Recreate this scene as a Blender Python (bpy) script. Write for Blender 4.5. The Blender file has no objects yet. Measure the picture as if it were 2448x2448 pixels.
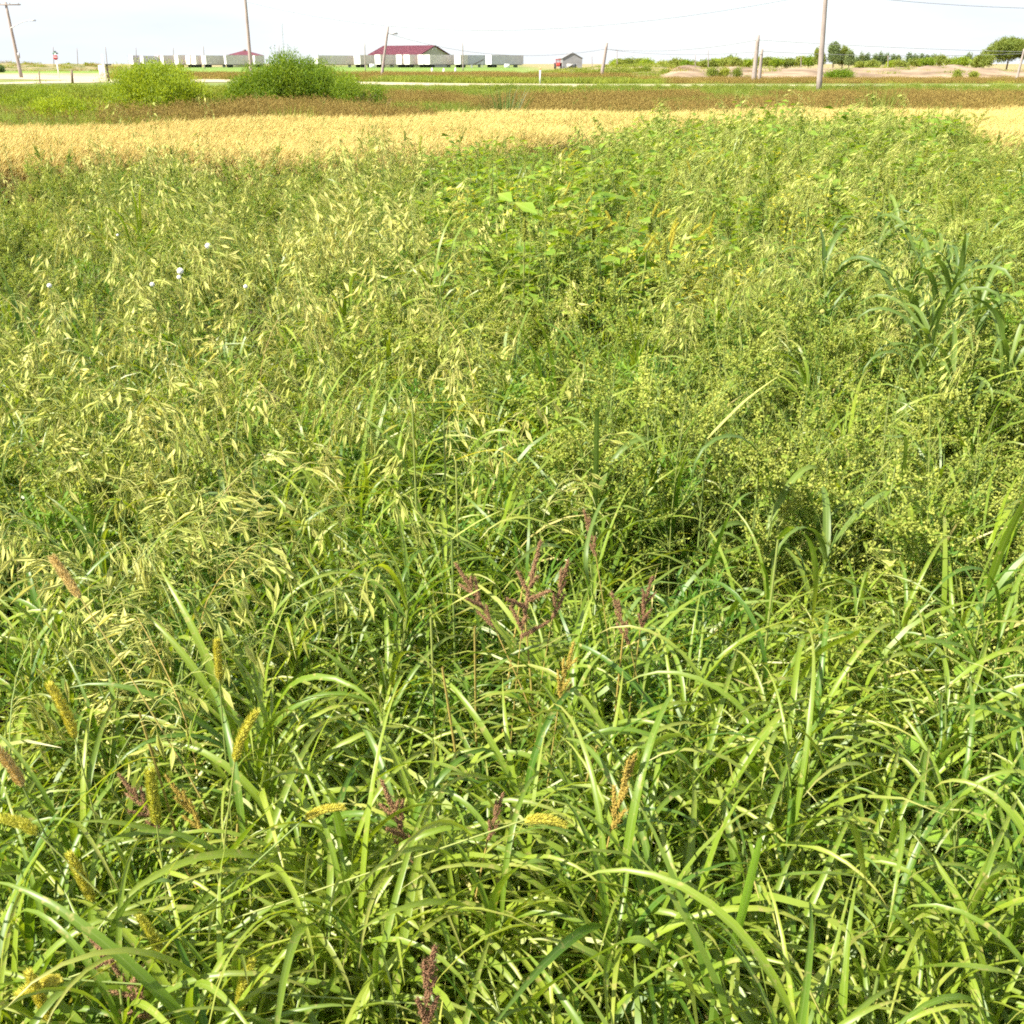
import bpy, math, random
import numpy as np
from mathutils import Vector, Matrix

random.seed(7)
rng = np.random.default_rng(7)
R = math.radians
C = bpy.context.scene.collection
sc = bpy.context.scene

# ------------------------------------------------------------------ camera
H = 1.65                       # camera height above the soil
TH = math.atan(1072 / 2455.0)  # tilt below the horizon
FPX = 2455.0
cam = bpy.data.cameras.new('camera')
cam.sensor_width = 36.0
cam.lens = 36.0 * FPX / 2448.0
cam.clip_start = 0.05
cam.clip_end = 6000
camo = bpy.data.objects.new('camera', cam)
C.objects.link(camo)
camo.location = (0, 0, H)
camo.rotation_euler = (math.pi / 2 - TH, 0, 0)
sc.camera = camo
cam.dof.use_dof = False

# ------------------------------------------------------------------ light
SUN_EL, SUN_AZ = R(47), math.atan2(-0.50, -0.86)      # the sun stands to the left, a little behind
sd = Vector((math.cos(SUN_EL) * math.cos(SUN_AZ), math.cos(SUN_EL) * math.sin(SUN_AZ), math.sin(SUN_EL)))
sun = bpy.data.lights.new('sun', 'SUN')
sun.energy = 5.0
sun.angle = R(0.53)
sun.color = (1.0, 0.94, 0.81)
suno = bpy.data.objects.new('sun', sun)
C.objects.link(suno)
suno.rotation_euler = sd.to_track_quat('Z', 'Y').to_euler()
world = bpy.data.worlds.new('World')
sc.world = world
world.use_nodes = True
wn, wl = world.node_tree.nodes, world.node_tree.links
wn.clear()
sky = wn.new('ShaderNodeTexSky')
sky.sky_type = 'NISHITA'
sky.sun_disc = False
sky.sun_elevation = SUN_EL
sky.sun_rotation = math.pi / 2 - SUN_AZ
sky.air_density = 1.0
sky.dust_density = 0.6
sky.ozone_density = 2.0
bg = wn.new('ShaderNodeBackground')
bg.inputs['Strength'].default_value = 0.12
wo = wn.new('ShaderNodeOutputWorld')
# thin high cloud, brighter than the blue between
tc = wn.new('ShaderNodeTexCoord')
mp = wn.new('ShaderNodeMapping')
mp.inputs['Scale'].default_value = (1.2, 1.2, 7.0)
nz = wn.new('ShaderNodeTexNoise')
nz.inputs['Scale'].default_value = 2.6
nz.inputs['Detail'].default_value = 6
cr = wn.new('ShaderNodeMapRange')
cr.inputs['From Min'].default_value = 0.42
cr.inputs['From Max'].default_value = 0.72
cr.inputs['To Min'].default_value = 0.72
cr.inputs['To Max'].default_value = 1.0
mx = wn.new('ShaderNodeMix')
mx.data_type = 'RGBA'
mx.inputs['B'].default_value = (2.8, 3.02, 3.36, 1)
wl.new(tc.outputs['Generated'], mp.inputs['Vector'])
wl.new(mp.outputs['Vector'], nz.inputs['Vector'])
wl.new(nz.outputs['Fac'], cr.inputs['Value'])
wl.new(cr.outputs['Result'], mx.inputs['Factor'])
wl.new(sky.outputs['Color'], mx.inputs['A'])
wl.new(mx.outputs['Result'], bg.inputs['Color'])
wl.new(bg.outputs['Background'], wo.inputs['Surface'])
sc.view_settings.view_transform = 'Standard'
sc.view_settings.look = 'None'
sc.view_settings.gamma = 1
sc.view_settings.exposure = 1.42
sc.cycles.max_bounces = 4
sc.cycles.diffuse_bounces = 3
sc.cycles.glossy_bounces = 2
sc.cycles.transmission_bounces = 3
sc.cycles.adaptive_threshold = 0.03
sc.cycles.use_denoising = False
sc.cycles.filter_width = 1.9

# ------------------------------------------------------------------ pixel <-> place
CT, ST = math.cos(TH), math.sin(TH)
def pt(px, py, D):
    t = D / (FPX * CT + (1224 - py) * ST)
    return Vector((t * (px - 1224), D, H + t * (-FPX * ST + (1224 - py) * CT)))
def onz(px, py, z=0.0):
    t = (z - H) / (-FPX * ST + (1224 - py) * CT)
    return Vector((t * (px - 1224), t * (FPX * CT + (1224 - py) * ST), z))
def proj(x, y, z):
    dz = z - H
    dep = y * CT - dz * ST
    return 1224 + FPX * x / dep, 1224 - FPX * (y * ST + dz * CT) / dep

PROF = [(-60, 0), (24, 0), (32, -.28), (58, -.22), (66, .26), (150, .28), (600, .3), (6000, .3)]
def gz(y):
    return float(np.interp(y, [p[0] for p in PROF], [p[1] for p in PROF]))

# ------------------------------------------------------------------ materials
def new_mat(name):
    m = bpy.data.materials.new(name)
    m.use_nodes = True
    m.node_tree.nodes.clear()
    return m, m.node_tree.nodes, m.node_tree.links

def plant_mat(name, c1, c2, tr=0.35, rough=0.5, spec=0.35, tip=None, rib=0.0, patch=1.6, trc=None, bump=0.0, blot=None, dry=0.0):
    """leaf tissue: c1..c2 by plant and by leaf; tip: colour towards the end of a leaf; rib: pale midrib"""
    m, n, l = new_mat(name)
    at = n.new('ShaderNodeAttribute'); at.attribute_name = 'luv'
    sx = n.new('ShaderNodeSeparateXYZ'); l.new(at.outputs['Vector'], sx.inputs[0])
    oi = n.new('ShaderNodeObjectInfo')
    ge = n.new('ShaderNodeNewGeometry')
    no = n.new('ShaderNodeTexNoise'); no.inputs['Scale'].default_value = patch; no.inputs['Detail'].default_value = 2
    l.new(ge.outputs['Position'], no.inputs['Vector'])
    a = n.new('ShaderNodeMath'); a.operation = 'ADD'
    l.new(sx.outputs['Z'], a.inputs[0]); l.new(oi.outputs['Random'], a.inputs[1])
    b = n.new('ShaderNodeMath'); b.operation = 'MULTIPLY_ADD'
    l.new(no.outputs['Fac'], b.inputs[0]); b.inputs[1].default_value = 1.6; l.new(a.outputs[0], b.inputs[2])
    mr = n.new('ShaderNodeMapRange'); mr.inputs['From Min'].default_value = 1.05; mr.inputs['From Max'].default_value = 2.55
    l.new(b.outputs[0], mr.inputs['Value'])
    mixc = n.new('ShaderNodeMix'); mixc.data_type = 'RGBA'
    mixc.inputs['A'].default_value = (*c1, 1); mixc.inputs['B'].default_value = (*c2, 1)
    l.new(mr.outputs['Result'], mixc.inputs['Factor'])
    col = mixc.outputs['Result']
    if tip:
        p = n.new('ShaderNodeMath'); p.operation = 'POWER'; l.new(sx.outputs['Y'], p.inputs[0]); p.inputs[1].default_value = 3.0
        q = n.new('ShaderNodeMath'); q.operation = 'MULTIPLY'; l.new(p.outputs[0], q.inputs[0]); l.new(sx.outputs['Z'], q.inputs[1])
        t = n.new('ShaderNodeMix'); t.data_type = 'RGBA'; l.new(q.outputs[0], t.inputs['Factor'])
        l.new(col, t.inputs['A']); t.inputs['B'].default_value = (*tip, 1); col = t.outputs['Result']
    if blot:
        bn = n.new('ShaderNodeTexNoise'); bn.inputs['Scale'].default_value = 90; l.new(ge.outputs['Position'], bn.inputs['Vector'])
        br = n.new('ShaderNodeMapRange'); br.inputs['From Min'].default_value = 0.6; br.inputs['From Max'].default_value = 0.72
        l.new(bn.outputs['Fac'], br.inputs['Value'])
        t = n.new('ShaderNodeMix'); t.data_type = 'RGBA'; l.new(br.outputs['Result'], t.inputs['Factor'])
        l.new(col, t.inputs['A']); t.inputs['B'].default_value = (*blot, 1); col = t.outputs['Result']
    if rib > 0:
        ab = n.new('ShaderNodeMath'); ab.operation = 'ABSOLUTE'; l.new(sx.outputs['X'], ab.inputs[0])
        r1 = n.new('ShaderNodeMapRange'); r1.inputs['From Min'].default_value = 0.05; r1.inputs['From Max'].default_value = 0.2
        r1.inputs['To Min'].default_value = rib; r1.inputs['To Max'].default_value = 0
        l.new(ab.outputs[0], r1.inputs['Value'])
        # long veins either side of the rib
        w = n.new('ShaderNodeMath'); w.operation = 'MULTIPLY'; l.new(sx.outputs['X'], w.inputs[0]); w.inputs[1].default_value = 32
        s = n.new('ShaderNodeMath'); s.operation = 'SINE'; l.new(w.outputs[0], s.inputs[0])
        s2 = n.new('ShaderNodeMath'); s2.operation = 'MULTIPLY_ADD'; l.new(s.outputs[0], s2.inputs[0]); s2.inputs[1].default_value = 0.06; l.new(r1.outputs['Result'], s2.inputs[2])
        t = n.new('ShaderNodeMix'); t.data_type = 'RGBA'; l.new(s2.outputs[0], t.inputs['Factor'])
        l.new(col, t.inputs['A']); t.inputs['B'].default_value = (0.35, 0.42, 0.16, 1); col = t.outputs['Result']
    if dry:
        dm = n.new('ShaderNodeMath'); dm.operation = 'GREATER_THAN'; l.new(sx.outputs['Z'], dm.inputs[0]); dm.inputs[1].default_value = 1 - dry
        t = n.new('ShaderNodeMix'); t.data_type = 'RGBA'; l.new(dm.outputs[0], t.inputs['Factor'])
        l.new(col, t.inputs['A']); t.inputs['B'].default_value = (0.46, 0.40, 0.15, 1); col = t.outputs['Result']
    pb = n.new('ShaderNodeBsdfPrincipled')
    pb.inputs['Roughness'].default_value = rough
    pb.inputs['Specular IOR Level'].default_value = spec
    l.new(col, pb.inputs['Base Color'])
    out = n.new('ShaderNodeOutputMaterial')
    if tr > 0:
        tb = n.new('ShaderNodeBsdfTranslucent')
        hm = n.new('ShaderNodeMix'); hm.data_type = 'RGBA'; hm.blend_type = 'MULTIPLY'; hm.inputs['Factor'].default_value = 1
        l.new(col, hm.inputs['A']); hm.inputs['B'].default_value = (*(trc or (1.9, 1.75, 0.55)), 1)
        l.new(hm.outputs['Result'], tb.inputs['Color'])
        ms = n.new('ShaderNodeMixShader'); ms.inputs['Fac'].default_value = tr
        l.new(pb.outputs[0], ms.inputs[1]); l.new(tb.outputs[0], ms.inputs[2])
        l.new(ms.outputs[0], out.inputs['Surface'])
    else:
        l.new(pb.outputs[0], out.inputs['Surface'])
    return m

def surf_mat(name, c1, c2, scale=3.0, rough=0.85, detail=6, stretch=(1, 1, 1), bump=0.0, metal=0.0, spec=0.3, lo=0.35, hi=0.65):
    m, n, l = new_mat(name)
    t = n.new('ShaderNodeTexCoord')
    mpn = n.new('ShaderNodeMapping'); mpn.inputs['Scale'].default_value = stretch
    no = n.new('ShaderNodeTexNoise'); no.inputs['Scale'].default_value = scale; no.inputs['Detail'].default_value = detail
    mr = n.new('ShaderNodeMapRange'); mr.inputs['From Min'].default_value = lo; mr.inputs['From Max'].default_value = hi
    mc = n.new('ShaderNodeMix'); mc.data_type = 'RGBA'
    mc.inputs['A'].default_value = (*c1, 1); mc.inputs['B'].default_value = (*c2, 1)
    pb = n.new('ShaderNodeBsdfPrincipled'); pb.inputs['Roughness'].default_value = rough
    pb.inputs['Metallic'].default_value = metal; pb.inputs['Specular IOR Level'].default_value = spec
    out = n.new('ShaderNodeOutputMaterial')
    l.new(t.outputs['Object'], mpn.inputs[0]); l.new(mpn.outputs[0], no.inputs['Vector'])
    l.new(no.outputs['Fac'], mr.inputs['Value']); l.new(mr.outputs['Result'], mc.inputs['Factor'])
    l.new(mc.outputs['Result'], pb.inputs['Base Color']); l.new(pb.outputs[0], out.inputs['Surface'])
    if bump:
        bu = n.new('ShaderNodeBump'); bu.inputs['Strength'].default_value = bump; bu.inputs['Distance'].default_value = 0.05
        l.new(no.outputs['Fac'], bu.inputs['Height']); l.new(bu.outputs[0], pb.inputs['Normal'])
    return m

M = {}
M['blade'] = plant_mat('grass_blade', (0.062, 0.145, 0.010), (0.24, 0.32, 0.022), tr=0.36, rough=0.40, spec=0.45, tip=(0.42, 0.36, 0.12), rib=0.2, dry=0.025, blot=(0.33, 0.30, 0.09))
M['blade_far'] = plant_mat('grass_blade_plain', (0.065, 0.145, 0.010), (0.24, 0.32, 0.024), tr=0.34, rough=0.42, spec=0.42, tip=(0.42, 0.36, 0.12), dry=0.045)
M['blue_blade'] = plant_mat('cereal_blade', (0.06, 0.115, 0.02), (0.15, 0.215, 0.032), tr=0.3, rough=0.45, spec=0.35, rib=0.25, trc=(1.6, 1.6, 0.7))
M['kochia'] = plant_mat('grey_green_weed', (0.10, 0.18, 0.024), (0.26, 0.33, 0.048), tr=0.36, rough=0.7, spec=0.2, trc=(1.6, 1.6, 0.6))
M['bud'] = plant_mat('seed_bud', (0.24, 0.30, 0.05), (0.42, 0.45, 0.10), tr=0.36, rough=0.8, spec=0.15, trc=(1.5, 1.4, 0.6))
M['narrow'] = plant_mat('narrow_leaf', (0.06, 0.16, 0.014), (0.20, 0.32, 0.032), tr=0.36, rough=0.5, spec=0.4)
M['broad'] = plant_mat('broad_leaf', (0.065, 0.15, 0.018), (0.21, 0.32, 0.034), tr=0.34, rough=0.6, spec=0.15, rib=0.2, tip=(0.35, 0.33, 0.06))
M['lime'] = plant_mat('heart_leaf', (0.18, 0.34, 0.035), (0.30, 0.46, 0.05), tr=0.42, rough=0.5, spec=0.35, rib=0.25)
M['yellow'] = plant_mat('yellowing_leaf', (0.42, 0.44, 0.04), (0.66, 0.58, 0.08), tr=0.35, rough=0.6, spec=0.3, trc=(1.4, 1.3, 0.6))
M['husk'] = plant_mat('oat_husk', (0.34, 0.40, 0.08), (0.64, 0.60, 0.20), tr=0.3, rough=0.55, spec=0.3, trc=(1.3, 1.25, 0.8))
M['husk_green'] = plant_mat('green_oat_husk', (0.27, 0.36, 0.06), (0.56, 0.57, 0.16), tr=0.3, rough=0.5, spec=0.35, trc=(1.3, 1.3, 0.7))
M['stem'] = plant_mat('green_stem', (0.11, 0.18, 0.04), (0.25, 0.28, 0.07), tr=0.0, rough=0.5)
M['straw_stem'] = plant_mat('straw_stem', (0.27, 0.23, 0.06), (0.40, 0.28, 0.08), tr=0.0, rough=0.5)
M['wheat'] = plant_mat('ripe_wheat', (0.48, 0.37, 0.115), (0.66, 0.54, 0.20), tr=0.2, rough=0.7, spec=0.2, patch=0.5, trc=(1.2, 1.1, 0.8))
M['wheat_dull'] = plant_mat('wheat_stalk', (0.48, 0.36, 0.13), (0.60, 0.48, 0.20), tr=0.15, rough=0.7, spec=0.2, patch=0.5)
M['foxtail'] = plant_mat('foxtail_bristle', (0.40, 0.42, 0.05), (0.62, 0.55, 0.09), tr=0.3, rough=0.7, spec=0.2, tip=(0.50, 0.44, 0.10), trc=(1.3, 1.2, 0.5))
M['tanhead'] = plant_mat('ripe_foxtail', (0.48, 0.36, 0.13), (0.60, 0.45, 0.17), tr=0.2, rough=0.8, spec=0.15, trc=(1.2, 1.0, 0.6))
M['red'] = plant_mat('red_seed', (0.21, 0.11, 0.06), (0.33, 0.20, 0.10), tr=0.1, rough=0.75, spec=0.2, trc=(1.3, 1, 0.7))
M['orange'] = plant_mat('ochre_seed', (0.33, 0.22, 0.05), (0.45, 0.36, 0.07), tr=0.1, rough=0.75, spec=0.2, trc=(1.3, 1, 0.7))
M['brown_grass'] = plant_mat('brown_grass', (0.19, 0.13, 0.036), (0.33, 0.25, 0.068), tr=0.2, rough=0.8, spec=0.15, patch=0.25, trc=(1.2, 1, 0.7))
M['olive_grass'] = plant_mat('olive_grass', (0.17, 0.215, 0.028), (0.31, 0.33, 0.045), tr=0.3, rough=0.7, spec=0.2, patch=0.25, trc=(1.4, 1.3, 0.6))
M['green_grass'] = plant_mat('verge_grass', (0.13, 0.18, 0.03), (0.24, 0.28, 0.05), tr=0.3, rough=0.7, spec=0.2, patch=0.25)
M['willow'] = plant_mat('willow_leaf', (0.12, 0.20, 0.018), (0.30, 0.365, 0.030), tr=0.4, rough=0.55, spec=0.3, patch=0.9)
M['tree'] = plant_mat('tree_leaf', (0.14, 0.19, 0.035), (0.28, 0.31, 0.06), tr=0.3, rough=0.6, spec=0.25, patch=0.3)
M['poplar'] = plant_mat('poplar_leaf', (0.10, 0.155, 0.065), (0.19, 0.24, 0.09), tr=0.25, rough=0.6, spec=0.25, patch=0.3)
M['bark'] = surf_mat('bark', (0.14, 0.10, 0.07), (0.24, 0.18, 0.13), 20, stretch=(1, 1, .2), bump=.4)
M['pole'] = surf_mat('weathered_pole', (0.22, 0.18, 0.16), (0.36, 0.30, 0.27), 6, stretch=(6, 6, .25), rough=.85)
M['metal'] = surf_mat('dull_metal', (0.32, 0.32, 0.33), (0.42, 0.42, 0.43), 8, rough=.5, metal=.4)
M['wire'] = surf_mat('wire', (0.16, 0.16, 0.17), (0.2, 0.2, 0.21), 8, rough=.6)
M['white'] = surf_mat('white_paint', (0.76, 0.75, 0.72), (0.84, 0.84, 0.82), 3, rough=.5)
M['panel'] = surf_mat('trailer_side', (0.62, 0.52, 0.48), (0.70, 0.60, 0.56), .7, rough=.5)
M['panel_blue'] = surf_mat('trailer_side_cool', (0.50, 0.46, 0.50), (0.57, 0.53, 0.57), .7, rough=.5)
M['dark'] = surf_mat('dark_underside', (0.05, 0.045, 0.045), (0.09, 0.08, 0.08), 5, rough=.9)
M['rubber'] = surf_mat('rubber', (0.03, 0.03, 0.03), (0.05, 0.05, 0.05), 8, rough=.9)
M['maroon'] = surf_mat('maroon_metal_roof', (0.11, 0.030, 0.042), (0.15, 0.042, 0.055), .5, rough=.55)
M['beige'] = surf_mat('beige_cladding', (0.42, 0.38, 0.31), (0.5, 0.45, 0.37), 1, rough=.8)
M['shed'] = surf_mat('grey_shed_cladding', (0.20, 0.20, 0.21), (0.25, 0.25, 0.26), 1, rough=.75)
M['redpaint'] = surf_mat('red_paint', (0.42, 0.05, 0.05), (0.5, 0.09, 0.08), 3, rough=.45)
M['signred'] = surf_mat('sign_red', (0.35, 0.03, 0.04), (0.4, 0.05, 0.06), 3, rough=.5)
M['signgreen'] = surf_mat('sign_green', (0.06, 0.14, 0.09), (0.08, 0.17, 0.11), 3, rough=.5)
M['orangeband'] = surf_mat('orange_band', (0.75, 0.3, 0.12), (0.8, 0.36, 0.16), 3, rough=.6)
M['glass'] = surf_mat('window_glass', (0.25, 0.28, 0.3), (0.35, 0.38, 0.4), 3, rough=.15, spec=.6)
M['puff'] = surf_mat('white_petal', (0.80, 0.77, 0.72), (0.88, 0.86, 0.80), 60, rough=.9)
M['soil'] = surf_mat('soil', (0.075, 0.055, 0.035), (0.14, 0.10, 0.06), 9, rough=.95, bump=.5)
M['gravel'] = surf_mat('pale_gravel', (0.36, 0.30, 0.19), (0.46, 0.39, 0.26), 1.3, rough=.95, bump=.3)
M['dirt'] = surf_mat('dirt_bank', (0.16, 0.11, 0.07), (0.34, 0.25, 0.165), .35, rough=.95, bump=.8, stretch=(1, 1, 2.5))
M['drybank'] = surf_mat('dry_grass_bank', (0.13, 0.13, 0.045), (0.28, 0.22, 0.11), .22, rough=.95, bump=.8)
M['rubble'] = surf_mat('broken_ground', (0.42, 0.27, 0.20), (0.56, 0.42, 0.32), 2, rough=.95, bump=.8)

def land_mat():
    """open land: soil near, rough grass in the ditch, purple-brown fallow beyond the road, then mown green"""
    m, n, l = new_mat('open_land')
    ge = n.new('ShaderNodeNewGeometry')
    sx = n.new('ShaderNodeSeparateXYZ'); l.new(ge.outputs['Position'], sx.inputs[0])
    no = n.new('ShaderNodeTexNoise'); no.inputs['Scale'].default_value = .03; no.inputs['Detail'].default_value = 8
    mp_ = n.new('ShaderNodeMapping'); mp_.inputs['Scale'].default_value = (.35, 1, 1)
    l.new(ge.outputs['Position'], mp_.inputs[0]); l.new(mp_.outputs[0], no.inputs['Vector'])
    ad = n.new('ShaderNodeMath'); ad.operation = 'MULTIPLY_ADD'; l.new(no.outputs['Fac'], ad.inputs[0]); ad.inputs[1].default_value = 46; l.new(sx.outputs['Y'], ad.inputs[2])
    ad2 = n.new('ShaderNodeMath'); ad2.operation = 'DIVIDE'; l.new(ad.outputs[0], ad2.inputs[0]); ad2.inputs[1].default_value = 520
    ra = n.new('ShaderNodeValToRGB'); l.new(ad2.outputs[0], ra.inputs[0])
    e = ra.color_ramp.elements
    stops = [(0, (.09, .065, .04)), (.085, (.09, .065, .04)), (.10, (.20, .18, .06)), (.20, (.15, .19, .05)), (.235, (.20, .22, .06)), (.26, (.36, .26, .20)), (.36, (.34, .25, .17)),
             (.40, (.16, .24, .045)), (.9, (.13, .20, .045)), (1, (.16, .19, .06))]
    e[0].position, e[0].color = stops[0][0], (*stops[0][1], 1)
    e[1].position, e[1].color = stops[-1][0], (*stops[-1][1], 1)
    for p, c in stops[1:-1]:
        q = e.new(p); q.color = (*c, 1)
    n2 = n.new('ShaderNodeTexNoise'); n2.inputs['Scale'].default_value = .5; n2.inputs['Detail'].default_value = 9
    l.new(ge.outputs['Position'], n2.inputs['Vector'])
    mr = n.new('ShaderNodeMapRange'); mr.inputs['From Min'].default_value = .3; mr.inputs['From Max'].default_value = .7
    mr.inputs['To Min'].default_value = .7; mr.inputs['To Max'].default_value = 1.3; l.new(n2.outputs['Fac'], mr.inputs['Value'])
    q1 = n.new('ShaderNodeMapRange'); q1.inputs['From Min'].default_value = -150; q1.inputs['From Max'].default_value = -120; l.new(sx.outputs['X'], q1.inputs['Value'])
    q2 = n.new('ShaderNodeMapRange'); q2.inputs['From Min'].default_value = 0; q2.inputs['From Max'].default_value = 14; q2.inputs['To Min'].default_value = 1; q2.inputs['To Max'].default_value = 0; l.new(sx.outputs['X'], q2.inputs['Value'])
    q3 = n.new('ShaderNodeMath'); q3.operation = 'MULTIPLY'; l.new(q1.outputs[0], q3.inputs[0]); l.new(q2.outputs[0], q3.inputs[1])
    q4 = n.new('ShaderNodeMath'); q4.operation = 'LESS_THAN'; l.new(sx.outputs['Y'], q4.inputs[0]); q4.inputs[1].default_value = 120
    q5 = n.new('ShaderNodeMath'); q5.operation = 'MAXIMUM'; l.new(q3.outputs[0], q5.inputs[0]); l.new(q4.outputs[0], q5.inputs[1])
    dryc = n.new('ShaderNodeMix'); dryc.data_type = 'RGBA'; l.new(q5.outputs[0], dryc.inputs['Factor'])
    dryc.inputs['A'].default_value = (.27, .225, .11, 1); l.new(ra.outputs['Color'], dryc.inputs['B'])
    vm = n.new('ShaderNodeVectorMath'); vm.operation = 'SCALE'; l.new(dryc.outputs['Result'], vm.inputs[0]); l.new(mr.outputs['Result'], vm.inputs['Scale'])
    pb = n.new('ShaderNodeBsdfPrincipled'); pb.inputs['Roughness'].default_value = .95; pb.inputs['Specular IOR Level'].default_value = .1
    l.new(vm.outputs[0], pb.inputs['Base Color'])
    out = n.new('ShaderNodeOutputMaterial'); l.new(pb.outputs[0], out.inputs['Surface'])
    return m
M['land'] = land_mat()

# ------------------------------------------------------------------ mesh building
class MB:
    def __init__(s):
        s.V, s.A, s.T, s.Q, s.TM, s.QM, s.n, s.mats = [], [], [], [], [], [], 0, []
    def mi(s, m):
        if m not in s.mats: s.mats.append(m)
        return s.mats.index(m)
    def add(s, V, A=None, tris=None, quads=None, mat='stem'):
        V = np.asarray(V, float).reshape(-1, 3)
        A = np.zeros((len(V), 3)) if A is None else np.asarray(A, float).reshape(-1, 3)
        k = s.mi(mat)
        s.V.append(V); s.A.append(A)
        if tris is not None and len(tris):
            t = np.asarray(tris, int).reshape(-1, 3) + s.n; s.T.append(t); s.TM.append(np.full(len(t), k))
        if quads is not None and len(quads):
            q = np.asarray(quads, int).reshape(-1, 4) + s.n; s.Q.append(q); s.QM.append(np.full(len(q), k))
        s.n += len(V)
    def mesh(s, name, smooth=True):
        me = bpy.data.meshes.new(name)
        V = np.concatenate(s.V); A = np.concatenate(s.A)
        T = np.concatenate(s.T) if s.T else np.zeros((0, 3), int)
        Q = np.concatenate(s.Q) if s.Q else np.zeros((0, 4), int)
        idx = np.concatenate([T.ravel(), Q.ravel()]).astype(np.int32)
        tot = np.concatenate([np.full(len(T), 3), np.full(len(Q), 4)]).astype(np.int32)
        st = np.concatenate([[0], np.cumsum(tot)[:-1]]).astype(np.int32)
        me.vertices.add(len(V)); me.vertices.foreach_set('co', V.astype(np.float32).ravel())
        me.loops.add(len(idx)); me.loops.foreach_set('vertex_index', idx)
        me.polygons.add(len(tot)); me.polygons.foreach_set('loop_start', st); me.polygons.foreach_set('loop_total', tot)
        mi = np.concatenate([np.concatenate(s.TM) if s.TM else np.zeros(0), np.concatenate(s.QM) if s.QM else np.zeros(0)]).astype(np.int32)
        me.polygons.foreach_set('material_index', mi)
        me.polygons.foreach_set('use_smooth', np.full(len(tot), smooth))
        at = me.attributes.new('luv', 'FLOAT_VECTOR', 'POINT'); at.data.foreach_set('vector', A.astype(np.float32).ravel())
        for m in s.mats: me.materials.append(M[m])
        me.update(calc_edges=True)
        return me
    def obj(s, name, parent=None, smooth=True, link=True, loc=None):
        o = bpy.data.objects.new(name, s.mesh(name, smooth))
        if link: C.objects.link(o)
        if parent is not None: o.parent = parent
        if loc is not None: o.location = loc
        return o

def blade(mb, p0, az, el, bend, L, w, n=7, mat='blade', fold=0.25, twist=0.0, side=0.0, pw=1.5, base=.45, r=None):
    """a grass leaf: rises from p0 at elevation el and droops by bend over its length"""
    r = random.random() if r is None else r
    s = np.linspace(0, 1, n + 1)
    ele = el - bend * s ** pw
    a = az + side * s
    d = np.stack([np.cos(ele) * np.cos(a), np.cos(ele) * np.sin(a), np.sin(ele)], 1)
    P = np.concatenate([[[0, 0, 0]], np.cumsum((d[:-1] + d[1:]) * .5 * L / n, 0)]) + np.asarray(p0)
    sv = np.stack([-np.sin(a), np.cos(a), np.zeros_like(a)], 1)
    up = np.cross(d, sv)
    tw = twist * s
    lat = sv * np.cos(tw)[:, None] + up * np.sin(tw)[:, None]
    nor = np.cross(d, lat)
    wid = w * .5 * np.minimum(1, base + (1 - base) * s / .22) * (1 - s ** 2.4) ** .8
    wid[-1] = w * .02
    if fold > 0:
        V = np.concatenate([P - lat * wid[:, None] + nor * (wid * fold)[:, None], P - nor * (wid * fold)[:, None] * .6, P + lat * wid[:, None] + nor * (wid * fold)[:, None]])
        A = np.concatenate([np.stack([u * np.ones(n + 1), s, np.full(n + 1, r)], 1) for u in (-1, 0, 1)])
        m = n + 1
        q = [(i, m + i, m + i + 1, i + 1) for i in range(n)] + [(m + i, 2 * m + i, 2 * m + i + 1, m + i + 1) for i in range(n)]
    else:
        V = np.concatenate([P - lat * wid[:, None], P + lat * wid[:, None]])
        A = np.concatenate([np.stack([u * np.ones(n + 1), s, np.full(n + 1, r)], 1) for u in (-1, 1)])
        m = n + 1
        q = [(i, m + i, m + i + 1, i + 1) for i in range(n)]
    mb.add(V, A, quads=q, mat=mat)
    return P

def tube(mb, pts, r0, r1, k=5, mat='stem', cap=False):
    P = np.asarray(pts, float); n = len(P)
    d = np.gradient(P, axis=0); d /= np.linalg.norm(d, axis=1)[:, None] + 1e-9
    ref = np.array([0, 0, 1.]) if abs(d[0, 2]) < .9 else np.array([1., 0, 0])
    u = np.cross(d, ref); u /= np.linalg.norm(u, axis=1)[:, None] + 1e-9
    v = np.cross(d, u)
    rr = np.linspace(r0, r1, n)
    an = np.arange(k) * 2 * math.pi / k
    V = (P[:, None, :] + rr[:, None, None] * (np.cos(an)[None, :, None] * u[:, None, :] + np.sin(an)[None, :, None] * v[:, None, :])).reshape(-1, 3)
    A = np.zeros((n * k, 3)); A[:, 1] = np.repeat(np.linspace(0, 1, n), k); A[:, 2] = random.random()
    q = [(i * k + j, i * k + (j + 1) % k, (i + 1) * k + (j + 1) % k, (i + 1) * k + j) for i in range(n - 1) for j in range(k)]
    t = None
    if cap:
        c = len(V); V = np.concatenate([V, [P[-1]], [P[0]]]); A = np.concatenate([A, [[0, 1, 0]], [[0, 0, 0]]])
        t = [((n - 1) * k + j, (n - 1) * k + (j + 1) % k, c) for j in range(k)] + [((j + 1) % k, j, c + 1) for j in range(k)]
    mb.add(V, A, tris=t, quads=q, mat=mat)

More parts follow.
